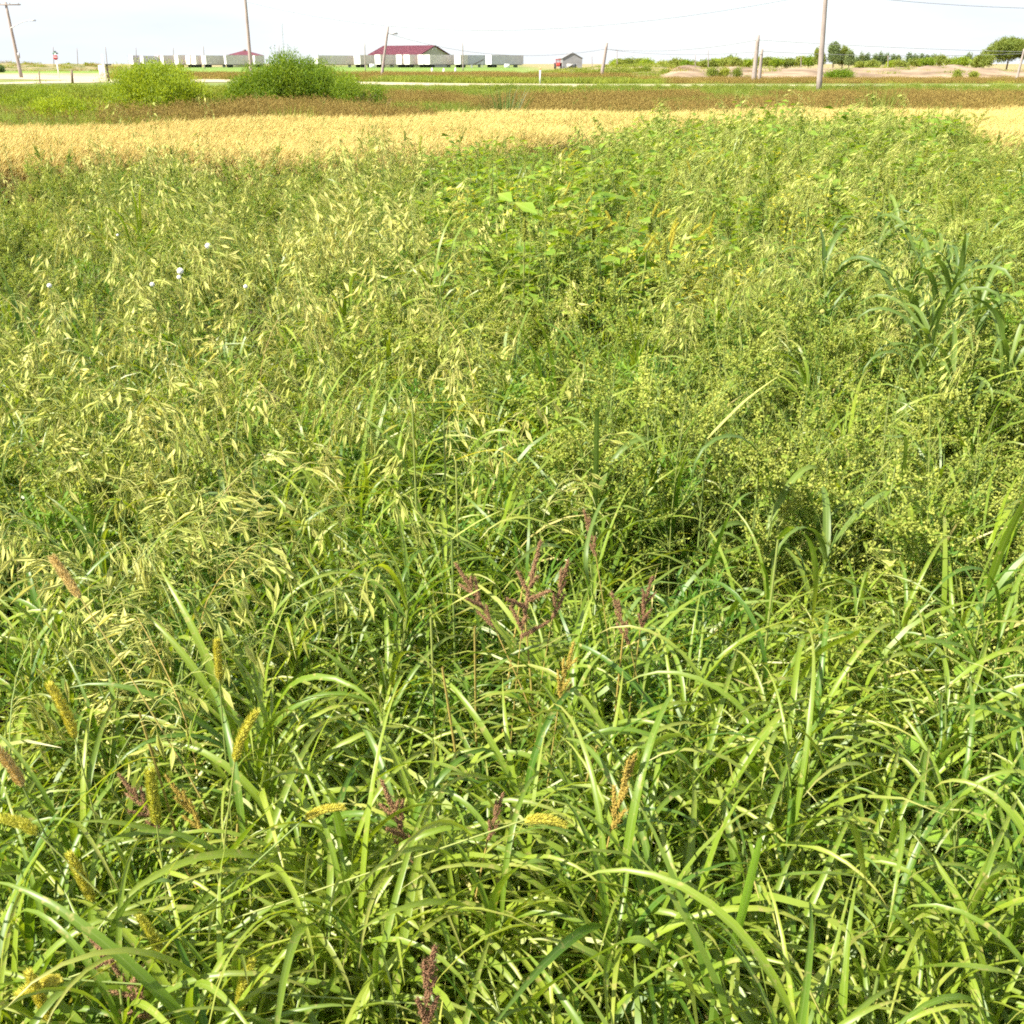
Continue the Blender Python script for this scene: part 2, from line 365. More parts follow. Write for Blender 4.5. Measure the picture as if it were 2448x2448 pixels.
def leaves(mb, cen, nor, ax, Ls, Ws, mat, fold=.2):
    """many small pointed leaves at once: 5 vertices, 4 triangles each (base, two shoulders, mid, tip)"""
    cen = np.asarray(cen, float); ax = np.asarray(ax, float); nor = np.asarray(nor, float)
    ax = ax / (np.linalg.norm(ax, axis=1)[:, None] + 1e-9)
    sv = np.cross(nor, ax); sv /= np.linalg.norm(sv, axis=1)[:, None] + 1e-9
    nn = np.cross(ax, sv)
    Ls = np.asarray(Ls)[:, None]; Ws = np.asarray(Ws)[:, None]
    b = cen; m_ = cen + ax * Ls * .45 - nn * Ws * fold * .5
    l_ = cen + ax * Ls * .42 - sv * Ws * .5 + nn * Ws * fold * .5
    r_ = cen + ax * Ls * .42 + sv * Ws * .5 + nn * Ws * fold * .5
    t_ = cen + ax * Ls - nn * Ls * .12
    N = len(cen)
    V = np.stack([b, l_, m_, r_, t_], 1).reshape(-1, 3)
    rr = rng.random(N)
    A = np.zeros((N, 5, 3)); A[:, :, 2] = rr[:, None]; A[:, 1, 0] = -1; A[:, 3, 0] = 1; A[:, :, 1] = [0, .42, .45, .42, 1]
    k = np.arange(N)[:, None] * 5
    T = np.concatenate([k + [0, 2, 1], k + [1, 2, 4], k + [0, 3, 2], k + [2, 3, 4]])
    mb.add(V, A.reshape(-1, 3), tris=T, mat=mat)

def bumps(mb, cen, rad, mat, ax=None, stretch=1.0):
    """many small seeds: octahedra, stretched along ax"""
    cen = np.asarray(cen, float); N = len(cen); rad = np.broadcast_to(rad, (N,))
    if ax is None: ax = rng.normal(size=(N, 3))
    ax = np.asarray(ax, float); ax = ax / (np.linalg.norm(ax, axis=1)[:, None] + 1e-9)
    ref = np.where(np.abs(ax[:, 2:3]) < .9, [[0, 0, 1.]], [[1., 0, 0]])
    u = np.cross(ax, ref); u /= np.linalg.norm(u, axis=1)[:, None]
    v = np.cross(ax, u)
    r = rad[:, None]
    V = np.stack([cen + ax * r * stretch, cen - ax * r * stretch, cen + u * r, cen + v * r, cen - u * r, cen - v * r], 1).reshape(-1, 3)
    A = np.zeros((N, 6, 3)); A[:, :, 2] = rng.random(N)[:, None]; A[:, 0, 1] = 1
    k = np.arange(N)[:, None] * 6
    T = np.concatenate([k + t for t in ([0, 2, 3], [0, 3, 4], [0, 4, 5], [0, 5, 2], [1, 3, 2], [1, 4, 3], [1, 5, 4], [1, 2, 5])])
    mb.add(V, A.reshape(-1, 3), tris=T, mat=mat)

def box(mb, c, s, mat, rz=0.0):
    x, y, z = [v / 2 for v in s]
    V = np.array([(-x, -y, -z), (x, -y, -z), (x, y, -z), (-x, y, -z), (-x, -y, z), (x, -y, z), (x, y, z), (-x, y, z)])
    if rz:
        c_, s_ = math.cos(rz), math.sin(rz); V = V @ np.array([[c_, s_, 0], [-s_, c_, 0], [0, 0, 1]])
    mb.add(V + np.asarray(c), quads=[(0, 3, 2, 1), (4, 5, 6, 7), (0, 1, 5, 4), (1, 2, 6, 5), (2, 3, 7, 6), (3, 0, 4, 7)], mat=mat)

def prism(mb, poly, y0, y1, mat):
    """polygon in XZ extruded along Y"""
    n = len(poly)
    V = [(x, y0, z) for x, z in poly] + [(x, y1, z) for x, z in poly]
    c0, c1 = 2 * n, 2 * n + 1
    mx_, mz_ = sum(p[0] for p in poly) / n, sum(p[1] for p in poly) / n
    V += [(mx_, y0, mz_), (mx_, y1, mz_)]
    q = [(i, (i + 1) % n, n + (i + 1) % n, n + i) for i in range(n)]
    t = [((i + 1) % n, i, c0) for i in range(n)] + [(n + i, n + (i + 1) % n, c1) for i in range(n)]
    mb.add(V, tris=t, quads=q, mat=mat)

# ------------------------------------------------------------------ scene bookkeeping
def tag(o, label=None, cat=None, group=None, kind=None):
    if label: o['label'] = label
    if cat: o['category'] = cat
    if group: o['group'] = group
    if kind: o['kind'] = kind
    return o
def thing(name, label, cat, loc=(0, 0, 0), rz=0.0, group=None):
    o = bpy.data.objects.new(name, None); o.empty_display_size = .1
    C.objects.link(o); o.location = loc; o.rotation_euler = (0, 0, rz)
    return tag(o, label, cat, group)
def child(name, me, parent, loc=(0, 0, 0), rot=(0, 0, 0), scl=1.0):
    o = bpy.data.objects.new(name, me); C.objects.link(o); o.parent = parent
    o.location = loc; o.rotation_euler = rot; o.scale = (scl,) * 3 if not hasattr(scl, '__len__') else scl
    return o
def copy_tree(o, loc, rz=0.0, s=1.0, label=None, group=None, parent=None):
    c = o.copy(); C.objects.link(c)
    if parent is not None: c.parent = parent
    else:
        c.location = loc; c.rotation_euler = (0, 0, rz); c.scale = (s, s, s)
        if label: c['label'] = label
        if group: c['group'] = group
    for ch in o.children: copy_tree(ch, None, parent=c)
    return c

def scatter(name, protos, pts, idx, rot, scl):
    """one object of uncountable growth: prototypes set on points by geometry nodes"""
    col = bpy.data.collections.new(name + '_kinds')
    for i, me in enumerate(protos):
        o = bpy.data.objects.new('%s_kind_%03d' % (name, i), me); col.objects.link(o)
    me = bpy.data.meshes.new(name)
    n = len(pts)
    me.vertices.add(n); me.vertices.foreach_set('co', np.asarray(pts, np.float32).ravel())
    for nm, ty, dat, key in (('idx', 'INT', np.asarray(idx, np.int32), 'value'), ('rot', 'FLOAT_VECTOR', np.asarray(rot, np.float32).ravel(), 'vector'), ('scl', 'FLOAT_VECTOR', np.asarray(scl, np.float32).ravel(), 'vector')):
        a = me.attributes.new(nm, ty, 'POINT'); a.data.foreach_set(key, dat)
    ob = bpy.data.objects.new(name, me); C.objects.link(ob)
    g = bpy.data.node_groups.new(name + '_nodes', 'GeometryNodeTree')
    g.interface.new_socket('Geometry', in_out='INPUT', socket_type='NodeSocketGeometry')
    g.interface.new_socket('Geometry', in_out='OUTPUT', socket_type='NodeSocketGeometry')
    N, L = g.nodes, g.links
    gi, go = N.new('NodeGroupInput'), N.new('NodeGroupOutput')
    ci = N.new('GeometryNodeCollectionInfo'); ci.inputs['Collection'].default_value = col
    ci.inputs['Separate Children'].default_value = True; ci.inputs['Reset Children'].default_value = True
    ip = N.new('GeometryNodeInstanceOnPoints'); ip.inputs['Pick Instance'].default_value = True
    def na(nm, ty):
        a = N.new('GeometryNodeInputNamedAttribute'); a.data_type = ty; a.inputs['Name'].default_value = nm
        return next(s for s in a.outputs if s.enabled and s.name == 'Attribute')
    L.new(gi.outputs[0], ip.inputs['Points']); L.new(ci.outputs[0], ip.inputs['Instance'])
    L.new(na('idx', 'INT'), ip.inputs['Instance Index']); L.new(na('scl', 'FLOAT_VECTOR'), ip.inputs['Scale'])
    er = N.new('FunctionNodeEulerToRotation'); L.new(na('rot', 'FLOAT_VECTOR'), er.inputs[0]); L.new(er.outputs[0], ip.inputs['Rotation'])
    L.new(ip.outputs[0], go.inputs[0])
    mo = ob.modifiers.new('growth', 'NODES'); mo.node_group = g
    ob['kind'] = 'stuff'
    return ob

# ================================================================== LAND
def build_ground():
    ys = np.concatenate([np.arange(-60, -2, 6), np.arange(-2, 24, 1.), np.arange(24, 70, 2.), np.arange(70, 160, 6.), np.geomspace(160, 5000, 24)])
    xs = np.concatenate([-np.geomspace(60, 4000, 14)[::-1], np.arange(-54, 55, 3.), np.geomspace(60, 4000, 14)])
    X, Y = np.meshgrid(xs, ys)
    Z = np.interp(Y, [p[0] for p in PROF], [p[1] for p in PROF])
    V = np.stack([X, Y, Z], -1).reshape(-1, 3); nx = len(xs)
    q = [(j * nx + i, j * nx + i + 1, (j + 1) * nx + i + 1, (j + 1) * nx + i) for j in range(len(ys) - 1) for i in range(nx - 1)]
    mb = MB(); mb.add(V, quads=q, mat='land'); o = mb.obj('ground'); o['kind'] = 'structure'
build_ground()

def strip(name, near, far, z, mat, sub=8):
    """sheet between two pixel polylines laid on the plane z"""
    a = [onz(x, y, z) for x, y in near]; b = [onz(x, y, z) for x, y in far]
    V, q = [], []
    for i in range(len(a)):
        for k in range(3):
            V.append(a[i].lerp(b[i], k / 2))
    for i in range(len(a) - 1):
        for k in range(2): q.append((i * 3 + k, (i + 1) * 3 + k, (i + 1) * 3 + k + 1, i * 3 + k + 1))
    mb = MB(); mb.add(V, quads=q, mat=mat); o = mb.obj(name); o['kind'] = 'structure'; return o
strip('gravel_road', [(-900, 204), (-400, 203), (0, 201), (240, 197), (550, 196), (1075, 205), (1470, 209), (1850, 210), (2448, 210), (3400, 210)],
      [(-900, 200), (-400, 199), (0, 197), (240, 189), (550, 190), (1075, 199), (1470, 201.5), (1850, 202.5), (2448, 203), (3400, 203)], .302, 'gravel')
strip('gravel_yard', [(-600, 190), (-100, 189.5), (0, 189), (150, 191), (262, 194)], [(-600, 176), (-100, 177), (0, 178), (150, 181), (262, 183)], .306, 'gravel')

def bank(name, D0, D1, D2, x0, x1, crest, mat, seed, rough=.12, n=140, m=14):
    """long uneven bank: foot at D0, crest at D1, back at D2; crest(px) gives the pixel row of the crest"""
    r2 = np.random.default_rng(seed)
    from mathutils import noise
    V, q = [], []
    for i in range(n + 1):
        px = x0 + (x1 - x0) * i / n
        zc = pt(px, crest(px), D1).z
        for k in range(m + 1):
            f = k / m
            D = D0 + (D2 - D0) * f
            if D < D1: h = (D - D0) / (D1 - D0)
            else: h = 1 - (D - D1) / (D2 - D1)
            h = h * h * (3 - 2 * h)
            X = pt(px, 155, D1).x * (D / D1)
            g = gz(D)
            nn = noise.fractal(Vector((X * .35, D * .35, seed)), 1., 2., 5) * rough * h * 2.0
            V.append((X, D + nn * 2, g - .05 + (zc - g + .05) * h + nn))
    for i in range(n):
        for k in range(m): q.append((i * (m + 1) + k, (i + 1) * (m + 1) + k, (i + 1) * (m + 1) + k + 1, i * (m + 1) + k + 1))
    mb = MB(); mb.add(V, quads=q, mat=mat); o = mb.obj(name); o['kind'] = 'structure'; BANKV[name] = V; return o
BANKV = {}
bank('dirt_bank', 103, 120, 132, 1560, 3300, lambda x: float(np.interp(x, [1560, 1620, 1650, 1700, 2000, 2180, 2210, 2260, 2290, 2330, 2400, 2448, 3300], [186, 160, 157, 162, 163, 160, 156, 158, 156, 162, 167, 168, 168])), 'dirt', 3, .10)
bank('grassy_mound', 108, 126, 140, 1240, 1680, lambda x: float(np.interp(x, [1240, 1300, 1400, 1440, 1480, 1560, 1620, 1680], [183, 172, 166, 160, 156, 156, 160, 182])), 'drybank', 5, .12, 60)
bank('dry_hill', 215, 262, 300, -900, 330, lambda x: float(np.interp(x, [-900, 0, 60, 120, 200, 260, 330], [152, 151.5, 153, 156, 158, 160, 163])), 'drybank', 9, .3, 90)

# ================================================================== PROTOTYPE MESHES
def u_():
    return random.random()
def ru(a, b):
    return a + (b - a) * random.random()

def stem_curve(h, lean, az, n=6, bendy=.4):
    s = np.linspace(0, 1, n)
    r = lean * (s ** 1.6) + 0
    wob = np.sin(s * 5 + random.random() * 6) * .006 * bendy * h * 3
    return np.stack([np.cos(az) * r * h + wob, np.sin(az) * r * h - wob, s * h * (1 - .25 * lean * s)], 1)

def p_grass(nb, hmax, far=True, mat='blade_far'):
    mb = MB()
    for _ in range(nb):
        a = ru(0, 6.28); rr = ru(0, .06)
        z = ru(0.0, .78) ** .8 * hmax
        L = ru(.18, .42) * hmax / .8
        blade(mb, (rr * math.cos(a), rr * math.sin(a), z), a + ru(-.6, .6), ru(.7, 1.5), ru(.9, 2.8), L, ru(.005, .012), n=6, mat=mat, fold=0 if far else .25, twist=ru(-1.6, 1.6), side=ru(-.5, .5), pw=ru(1.2, 2.2))
    for _ in range(3):
        a = ru(0, 6.28); P = stem_curve(hmax * ru(.6, .9), ru(.05, .3), a)
        tube(mb, P, .002, .0012, 3, 'stem')
    return mb.mesh('grass_tuft')

def p_weed(h, nbr, leafmat='kochia', budmat='bud', nleaf=14, nbud=22, ll=(.012, .028), lw=.30, spread=.13, brad=(.0028, .005)):
    mb = MB()
    P = stem_curve(h, ru(.05, .2), ru(0, 6.28))
    tube(mb, P, .0035, .0015, 4, 'stem')
    cen, ax, bc, bx = [], [], [], []
    for b in range(nbr):
        s = ru(.30, 1.0)
        p0 = np.array([np.interp(s, np.linspace(0, 1, len(P)), P[:, i]) for i in range(3)])
        az = b * 2.4 + ru(-.4, .4); L = spread * ru(.6, 1.2) * (1.35 - s) / .7 + .03
        el = ru(.5, 1.2)
        d = np.array([math.cos(az) * math.cos(el), math.sin(az) * math.cos(el), math.sin(el)])
        Q = p0 + np.outer(np.linspace(0, 1, 4), d) * L
        tube(mb, Q, .0014, .0008, 3, 'stem')
        t = rng.random(nleaf)
        cen.append(p0 + t[:, None] * d * L); a_ = rng.normal(size=(nleaf, 3)) * .8; a_[:, 2] = np.abs(a_[:, 2]) * .7 + .1; ax.append(a_ + d * .4)
        t = .25 + .8 * rng.random(nbud)
        bc.append(p0 + t[:, None] * d * L + rng.normal(size=(nbud, 3)) * .006); bx.append(rng.normal(size=(nbud, 3)))
    cen = np.concatenate(cen); ax = np.concatenate(ax); N = len(cen)
    Ls = rng.uniform(*ll, N)
    nor = rng.normal(size=(N, 3)) * .6 + [0, 0, 1]
    leaves(mb, cen, nor, ax, Ls, Ls * lw * rng.uniform(.7, 1.4, N), leafmat)
    if nbud:
        bc = np.concatenate(bc); nb_ = len(bc); bxx = np.concatenate(bx) + [0, 0, .5]
        Lb = rng.uniform(.008, .017, nb_)
        leaves(mb, bc, rng.normal(size=(nb_, 3)), bxx, Lb, Lb * .55, budmat, .5)
        k_ = nb_ // 4; bumps(mb, bc[:k_], rng.uniform(.0016, .0030, k_), budmat, bxx[:k_], 1.4)
    return mb.mesh('weed')

def p_plume(h):
    """upright weed whose curved branches are packed with small green seed clusters, leaves lower down"""
    mb = MB(); P = stem_curve(h, ru(.05, .25), ru(0, 6.28)); tube(mb, P, .0035, .0015, 4, 'stem')
    cen, ax, bc, bx = [], [], [], []
    for b in range(20):
        s0 = ru(.25, .98); p0 = np.array([np.interp(s0, np.linspace(0, 1, len(P)), P[:, i]) for i in range(3)])
        az = b * 2.4 + ru(-.4, .4); L = ru(.10, .20) * (1.35 - .6 * s0); el = ru(.7, 1.25); dr = ru(.1, .9)
        t = np.linspace(0, 1, 5); e = el - dr * t ** 2
        st = np.stack([np.cos(az) * np.cos(e), np.sin(az) * np.cos(e), np.sin(e)], 1) * L / 4
        Q = p0 + np.concatenate([[[0, 0, 0]], np.cumsum(st[1:], 0)])
        tube(mb, Q, .0014, .0008, 3, 'stem')
        n = 46; tt = .2 + .82 * rng.random(n); c = np.stack([np.interp(tt, t, Q[:, k]) for k in range(3)], 1)
        side = rng.normal(size=(n, 3)); node = np.floor(tt * 9)[:, None]
        bc.append(c + side * (.0035 + .004 * (np.sin(node * 2.1 + b) * .5 + .5))); bx.append(side * .8 + st[2] / (L / 4) * .9)
        n = 7; tt = .1 + .6 * rng.random(n); c = np.stack([np.interp(tt, t, Q[:, k]) for k in range(3)], 1)
        cen.append(c); ax.append(rng.normal(size=(n, 3)) * .7 + [math.cos(az) * .6, math.sin(az) * .6, .1])
    cen, ax, bc, bx = map(np.concatenate, (cen, ax, bc, bx))
    Ls = rng.uniform(.016, .036, len(cen)); leaves(mb, cen, rng.normal(size=cen.shape) * .5 + [0, 0, 1], ax, Ls, Ls * .38, 'kochia')
    k_ = len(bc) // 2; pm = rng.permutation(len(bc)); bc, bx = bc[pm], bx[pm]
    Lb = rng.uniform(.007, .0135, k_); leaves(mb, bc[:k_], rng.normal(size=(k_, 3)), bx[:k_], Lb, Lb * .6, 'bud', .6)
    bumps(mb, bc[k_:], rng.uniform(.0020, .0040, len(bc) - k_), 'bud', bx[k_:], 1.35)
    return mb.mesh('plume_weed')

def spikelet(mb, p, d, L, mat):
    """an open oat husk: two long pointed glumes round a grain"""
    d = d / np.linalg.norm(d)
    r_ = rng.normal(size=3); s = np.cross(d, r_); s /= np.linalg.norm(s); n_ = np.cross(d, s)
    for sg in (-1, 1):
        dd = d + s * .07 * sg
        leaves(mb, [p], [n_ + s * sg * .8], [dd], [L * (1 if sg > 0 else .93)], [L * .13], mat, fold=.9)

def p_panicle(h0, oats='husk', n=16, lean=.2, droop=1.0, size=(.026, .042)):
    """open drooping oat panicle starting at the origin, growing up h0"""
    mb = MB()
    az0 = ru(0, 6.28)
    s = np.linspace(0, 1, 6)
    P = np.stack([np.cos(az0) * lean * s ** 2 * h0, np.sin(az0) * lean * s ** 2 * h0, h0 * s * (1 - .2 * lean * s)], 1)
    tube(mb, P, .0014, .0007, 3, 'straw_stem' if oats == 'husk' and u_() < .35 else 'stem')
    for i in range(n):
        t = ru(.05, 1) ** .8
        p0 = np.array([np.interp(t, s, P[:, k]) for k in range(3)])
        az = az0 + ru(-.8, .8)
        L = ru(.03, .09) * (1.25 - t * .6)
        el = ru(.2, 1.0)
        q = [p0]
        for k in range(4):
            e = el - droop * (k / 3) * 1.8
            q.append(q[-1] + np.array([math.cos(az) * math.cos(e), math.sin(az) * math.cos(e), math.sin(e)]) * L / 4)
        tube(mb, q, .0007, .0005, 3, 'husk')
        d = q[-1] - q[-2]
        spikelet(mb, q[-1], d + rng.normal(size=3) * .12 * np.linalg.norm(d), ru(*size), oats)
    return mb.mesh('panicle')

def add_oat(mb, h, oats, droop, n=14):
    az = ru(0, 6.28); P = stem_curve(h * .75, ru(.05, .35), az)
    tube(mb, P, .002, .0014, 3, 'stem')
    for _ in range(3):
        t = ru(.2, .8); p0 = P[int(t * 5)]
        blade(mb, p0, ru(0, 6.28), ru(.9, 1.3), ru(.8, 2.2), ru(.18, .3), ru(.006, .01), n=5, mat='blade_far', fold=0, twist=ru(-1, 1))
    return P

def p_oat(h, oats='husk', droop=1.0, n=14, wind=None):
    mb = MB(); P = add_oat(mb, h, oats, droop)
    top = P[-1]
    s = np.linspace(0, 1, 5); d = P[-1] - P[-2]; d /= np.linalg.norm(d)
    h0 = h * .28
    Q = top + np.outer(s, d) * h0 + np.outer(s ** 2, [d[0], d[1], 0]) * .12
    tube(mb, Q, .0014, .0006, 3, 'stem')
    saz = ru(0, 6.28) if wind is None else wind
    for i in range(n):
        t = ru(0, 1); p0 = np.array([np.interp(t, s, Q[:, k]) for k in range(3)])
        az = saz + ru(-.6, .6); L = ru(.02, .07); el = ru(0, 1)
        e2 = el - droop * 1.6
        a_ = np.array([math.cos(az) * math.cos(el), math.sin(az) * math.cos(el), math.sin(el)]) * L * .5
        b_ = np.array([math.cos(az) * math.cos(e2), math.sin(az) * math.cos(e2), math.sin(e2)])
        tube(mb, [p0, p0 + a_, p0 + a_ + b_ * L * .5], .0007, .0005, 3, 'husk')
        spikelet(mb, p0 + a_ + b_ * L * .5, b_ + rng.normal(size=3) * .15, ru(.036, .062), oats)
    return mb.mesh('oat')

def broad_leaf_mesh(L, W, mat='broad', heart=False, droop=.5):
    """an ovate leaf on its petiole along +X"""
    mb = MB(); n = 8; pet = L * .35
    tube(mb, [(0, 0, 0), (pet * .5, 0, pet * .15), (pet, 0, pet * .2)], .0011, .0009, 4, 'stem')
    s = np.linspace(0, 1, n + 1)
    if heart: prof = np.sin(np.pi * np.clip(s, 0, 1) ** .55) ** .75
    else: prof = np.sin(np.pi * s ** .75) ** .9
    prof[-1] = .01; prof[0] = .35 if heart else .08
    ang = .25 - droop * 1.6 * s
    x = pet + np.concatenate([[0], np.cumsum(np.cos(ang[:-1]) * L / n)]); z = pet * .2 + np.concatenate([[0], np.cumsum(np.sin(ang[:-1]) * L / n)])
    rows = []
    for u in (-1, -.5, 0, .5, 1):
        y = u * W * .5 * prof
        back = (-.12 * L * abs(u) * (1 - s) ** 3 if heart else 0)
        zz = z + abs(u) * W * .16 * prof + np.sin(s * 9 + u * 2) * W * .03 * abs(u)
        rows.append(np.stack([x + back, y, zz], 1))
    V = np.concatenate(rows)
    r = random.random()
    A = np.concatenate([np.stack([np.full(n + 1, u), s, np.full(n + 1, r)], 1) for u in (-1, -.5, 0, .5, 1)])
    m = n + 1
    q = [(k * m + i, k * m + i + 1, (k + 1) * m + i + 1, (k + 1) * m + i) for k in range(4) for i in range(n)]
    mb.add(V, A, quads=q, mat=mat)
    return mb.mesh('leaf')

def p_broad(h, nl, mat, size):
    mb = MB(); P = stem_curve(h, ru(.05, .2), ru(0, 6.28)); tube(mb, P, .003, .0018, 4, 'stem')
    N = nl; t = rng.uniform(.25, 1, N); cen = np.stack([np.interp(t, np.linspace(0, 1, len(P)), P[:, k]) for k in range(3)], 1)
    az = np.arange(N) * 2.4 + rng.normal(size=N) * .3; el = rng.uniform(-.5, .6, N)
    ax = np.stack([np.cos(az) * np.cos(el), np.sin(az) * np.cos(el), np.sin(el)], 1)
    pet = rng.uniform(.015, .05, N)[:, None]
    Ls = size * rng.uniform(.6, 1.2, N)
    leaves(mb, cen + ax * pet, rng.normal(size=(N, 3)) * .35 + [0, 0, 1], ax, Ls, Ls * .55, mat, .25)
    for c, a, p in zip(cen, ax, pet): tube(mb, [c, c + a * p[0]], .0009, .0008, 3, 'stem')
    top = P[-1]; nb = 60
    bumps(mb, top + np.stack([rng.normal(size=nb) * .004, rng.normal(size=nb) * .004, rng.uniform(-.03, .04, nb)], 1), .0022, 'bud', None, 1.4)
    return mb.mesh('broadleaf')

def p_wisp(h, mat='kochia'):
    mb = MB(); P = stem_curve(h, ru(.05, .25), ru(0, 6.28), 7); tube(mb, P, .002, .0008, 3, 'stem')
    cen, ax = [], []
    for b in range(16):
        s = ru(.35, .95); p0 = np.array([np.interp(s, np.linspace(0, 1, 7), P[:, i]) for i in range(3)])
        az = ru(0, 6.28); el = ru(.6, 1.25); L = ru(.05, .17) * (1.3 - s)*1.4
        d = np.array([math.cos(az) * math.cos(el), math.sin(az) * math.cos(el), math.sin(el)])
        tube(mb, [p0, p0 + d * L * .5, p0 + d * L + [0, 0, L * .15]], .0009, .0005, 3, 'stem')
        k = 9; t = rng.random(k)[:, None]; cen.append(p0 + t * d * L); ax.append(rng.normal(size=(k, 3)) * .6 + d)
    cen = np.concatenate(cen); N = len(cen); Ls = rng.uniform(.008, .018, N)
    leaves(mb, cen, rng.normal(size=(N, 3)), np.concatenate(ax), Ls, Ls * .25, mat)
    return mb.mesh('wispy_weed')

# ---- the mass of the weed field
kinds, K = [], {}
def reg(tagname, meshes):
    K[tagname] = list(range(len(kinds), len(kinds) + len(meshes))); kinds.extend(meshes)
reg('grass', [p_grass(52, .76) for _ in range(8)])
reg('weed', [p_plume(ru(.66, .84)) for _ in range(7)])
reg('narrow', [p_weed(ru(.55, .72), 26, 'narrow', 'narrow', 20, 6, (.014, .038), .2, .13) for _ in range(5)])
reg('oat', [p_oat(ru(.8, .95), 'husk', ru(.5, 1.1), 24) for _ in range(6)])
reg('greenoat', [p_oat(ru(.85, .98), 'husk_green', ru(.75, .9), 34, math.pi) for _ in range(4)])
reg('broad', [p_broad(ru(.75, .92), 26, 'broad', .085) for _ in range(4)])
reg('yellow', [p_broad(ru(.7, .85), 30, 'yellow', .045) for _ in range(3)])
reg('oval', [p_broad(ru(.55, .7), 20, 'broad', .045) for _ in range(3)])
reg('lime', [p_broad(ru(.35, .55), 18, 'lime', .034) for _ in range(2)])
reg('wisp', [p_wisp(ru(.85, 1.0)) for _ in range(4)])

EDGE_PX = [-900, 0, 300, 600, 850, 1000, 1200, 1400, 1550, 1700, 2000, 2200, 2330, 2448, 3400]
EDGE_PY = [372, 352, 344, 342, 334, 326, 316, 298, 283, 272, 269, 272, 288, 304, 340]
def edge_D(x, y):
    """is (x, y) inside the weed patch?"""
    px, py = proj(x, y, .90)
    return py > np.interp(px, EDGE_PX, EDGE_PY)

def weights(px, py):
    w = dict(grass=.1, weed=.3, narrow=.2, oat=.0, greenoat=0, broad=0, yellow=0, lime=0, wisp=0, oval=0)
    if py > 1550:
        w.update(grass=.78, narrow=.14, weed=.02, oval=.01, lime=.05)
        if px < 700: w.update(oval=.10, grass=.60)
        if px > 2100: w.update(lime=.12)
    elif py > 1150:
        w.update(grass=.72, narrow=.20, weed=.08, oat=.02)
        if px < 900: w.update(oat=.05, weed=.18, grass=.52)
        if px > 1900: w.update(weed=.22)
    elif py > 650:
        if px < 1250: w.update(grass=.22, weed=.36, narrow=.14, oat=.29)
        else: w.update(grass=.16, weed=.66, narrow=.12, yellow=0, wisp=.06)
        if px < 1250 and px > 700 and py > 850: w.update(grass=.62, narrow=.2, weed=.16, oat=.04)
    else:
        if px < 500: w.update(grass=.05, weed=.52, narrow=.10, oat=.22, wisp=.12)
        elif px < 1050: w.update(grass=.08, weed=.32, narrow=.08, oat=.42, wisp=.08)
        elif px < 1500: w.update(grass=.08, weed=.26, narrow=.04, oat=.05, broad=.42, yellow=.12, wisp=.06)
        else: w.update(grass=.10, weed=.20, narrow=.02, greenoat=.28, broad=.40, yellow=.13, wisp=.07)
        if px > 1450 and px < 1850 and py > 500: w.update(yellow=.50, broad=.3, greenoat=.12)
        if px > 2250: w.update(weed=.65, greenoat=.05, broad=.05)
    return w

from mathutils import noise as mn
def mathnoise(p): return mn.noise(Vector(p))
def fill_field():
    P, I, Rr, S = [], [], [], []
    y = -1.0
    rr = random.Random(11)
    def dens(y): return 120 if y < 3.0 else (85 if y < 4 else (58 if y < 6.5 else 36))
    for _ in range(70000):
        y = rr.uniform(-1.2, 18.5)
        hw = 1.9 + .66 * max(y, 0)
        # area-uniform rejection
        if rr.random() > hw / (1.9 + .66 * 18.5) * dens(y) / 120: continue
        x = rr.uniform(-hw, hw)
        if y < .45 and abs(x) < .35: continue
        if y > 4 and not edge_D(x, y): continue
        px, py = proj(x, max(y, .7), .8)
        w = weights(px, py)
        for q, key in enumerate(list(w)):      # plants of a kind keep together in patches
            w[key] *= math.exp(2.3 * mathnoise((x * 1.1, y * .8, q * 7.3)))
        ks = list(w); k = rr.choices(ks, [w[q] for q in ks])[0]
        s = rr.uniform(.82, 1.05)
        if k in ('oat', 'greenoat'): s *= 1.08
        if k in ('weed', 'broad', 'greenoat') and y > 7: s *= 1.04
        s *= 1 + (.20 if y < 4.5 else .34) * mathnoise((x * .9, y * .7, 50)) + .10 * mathnoise((x * 2.6, y * 2.2, 80))
        if y > 8 and 1450 < px < 2330: s *= 1.07
        if y < 2.2: s *= rr.uniform(.6, .98)
        P.append((x, y, 0)); I.append(rr.choice(K[k])); Rr.append((rr.gauss(0, .10), rr.gauss(0, .10), rr.gauss(0, .45) if k == 'greenoat' else rr.uniform(0, 6.28)))
        S.append((s * 1.05, s * 1.05, s))
        if len(P) >= FIELD_N: break
    return P, I, Rr, S
FIELD_N = 17500
P_, I_, R_, S_ = fill_field()
scatter('weed_undergrowth', kinds, P_, I_, R_, S_)
print('field instances', len(P_), 'kinds', len(kinds))

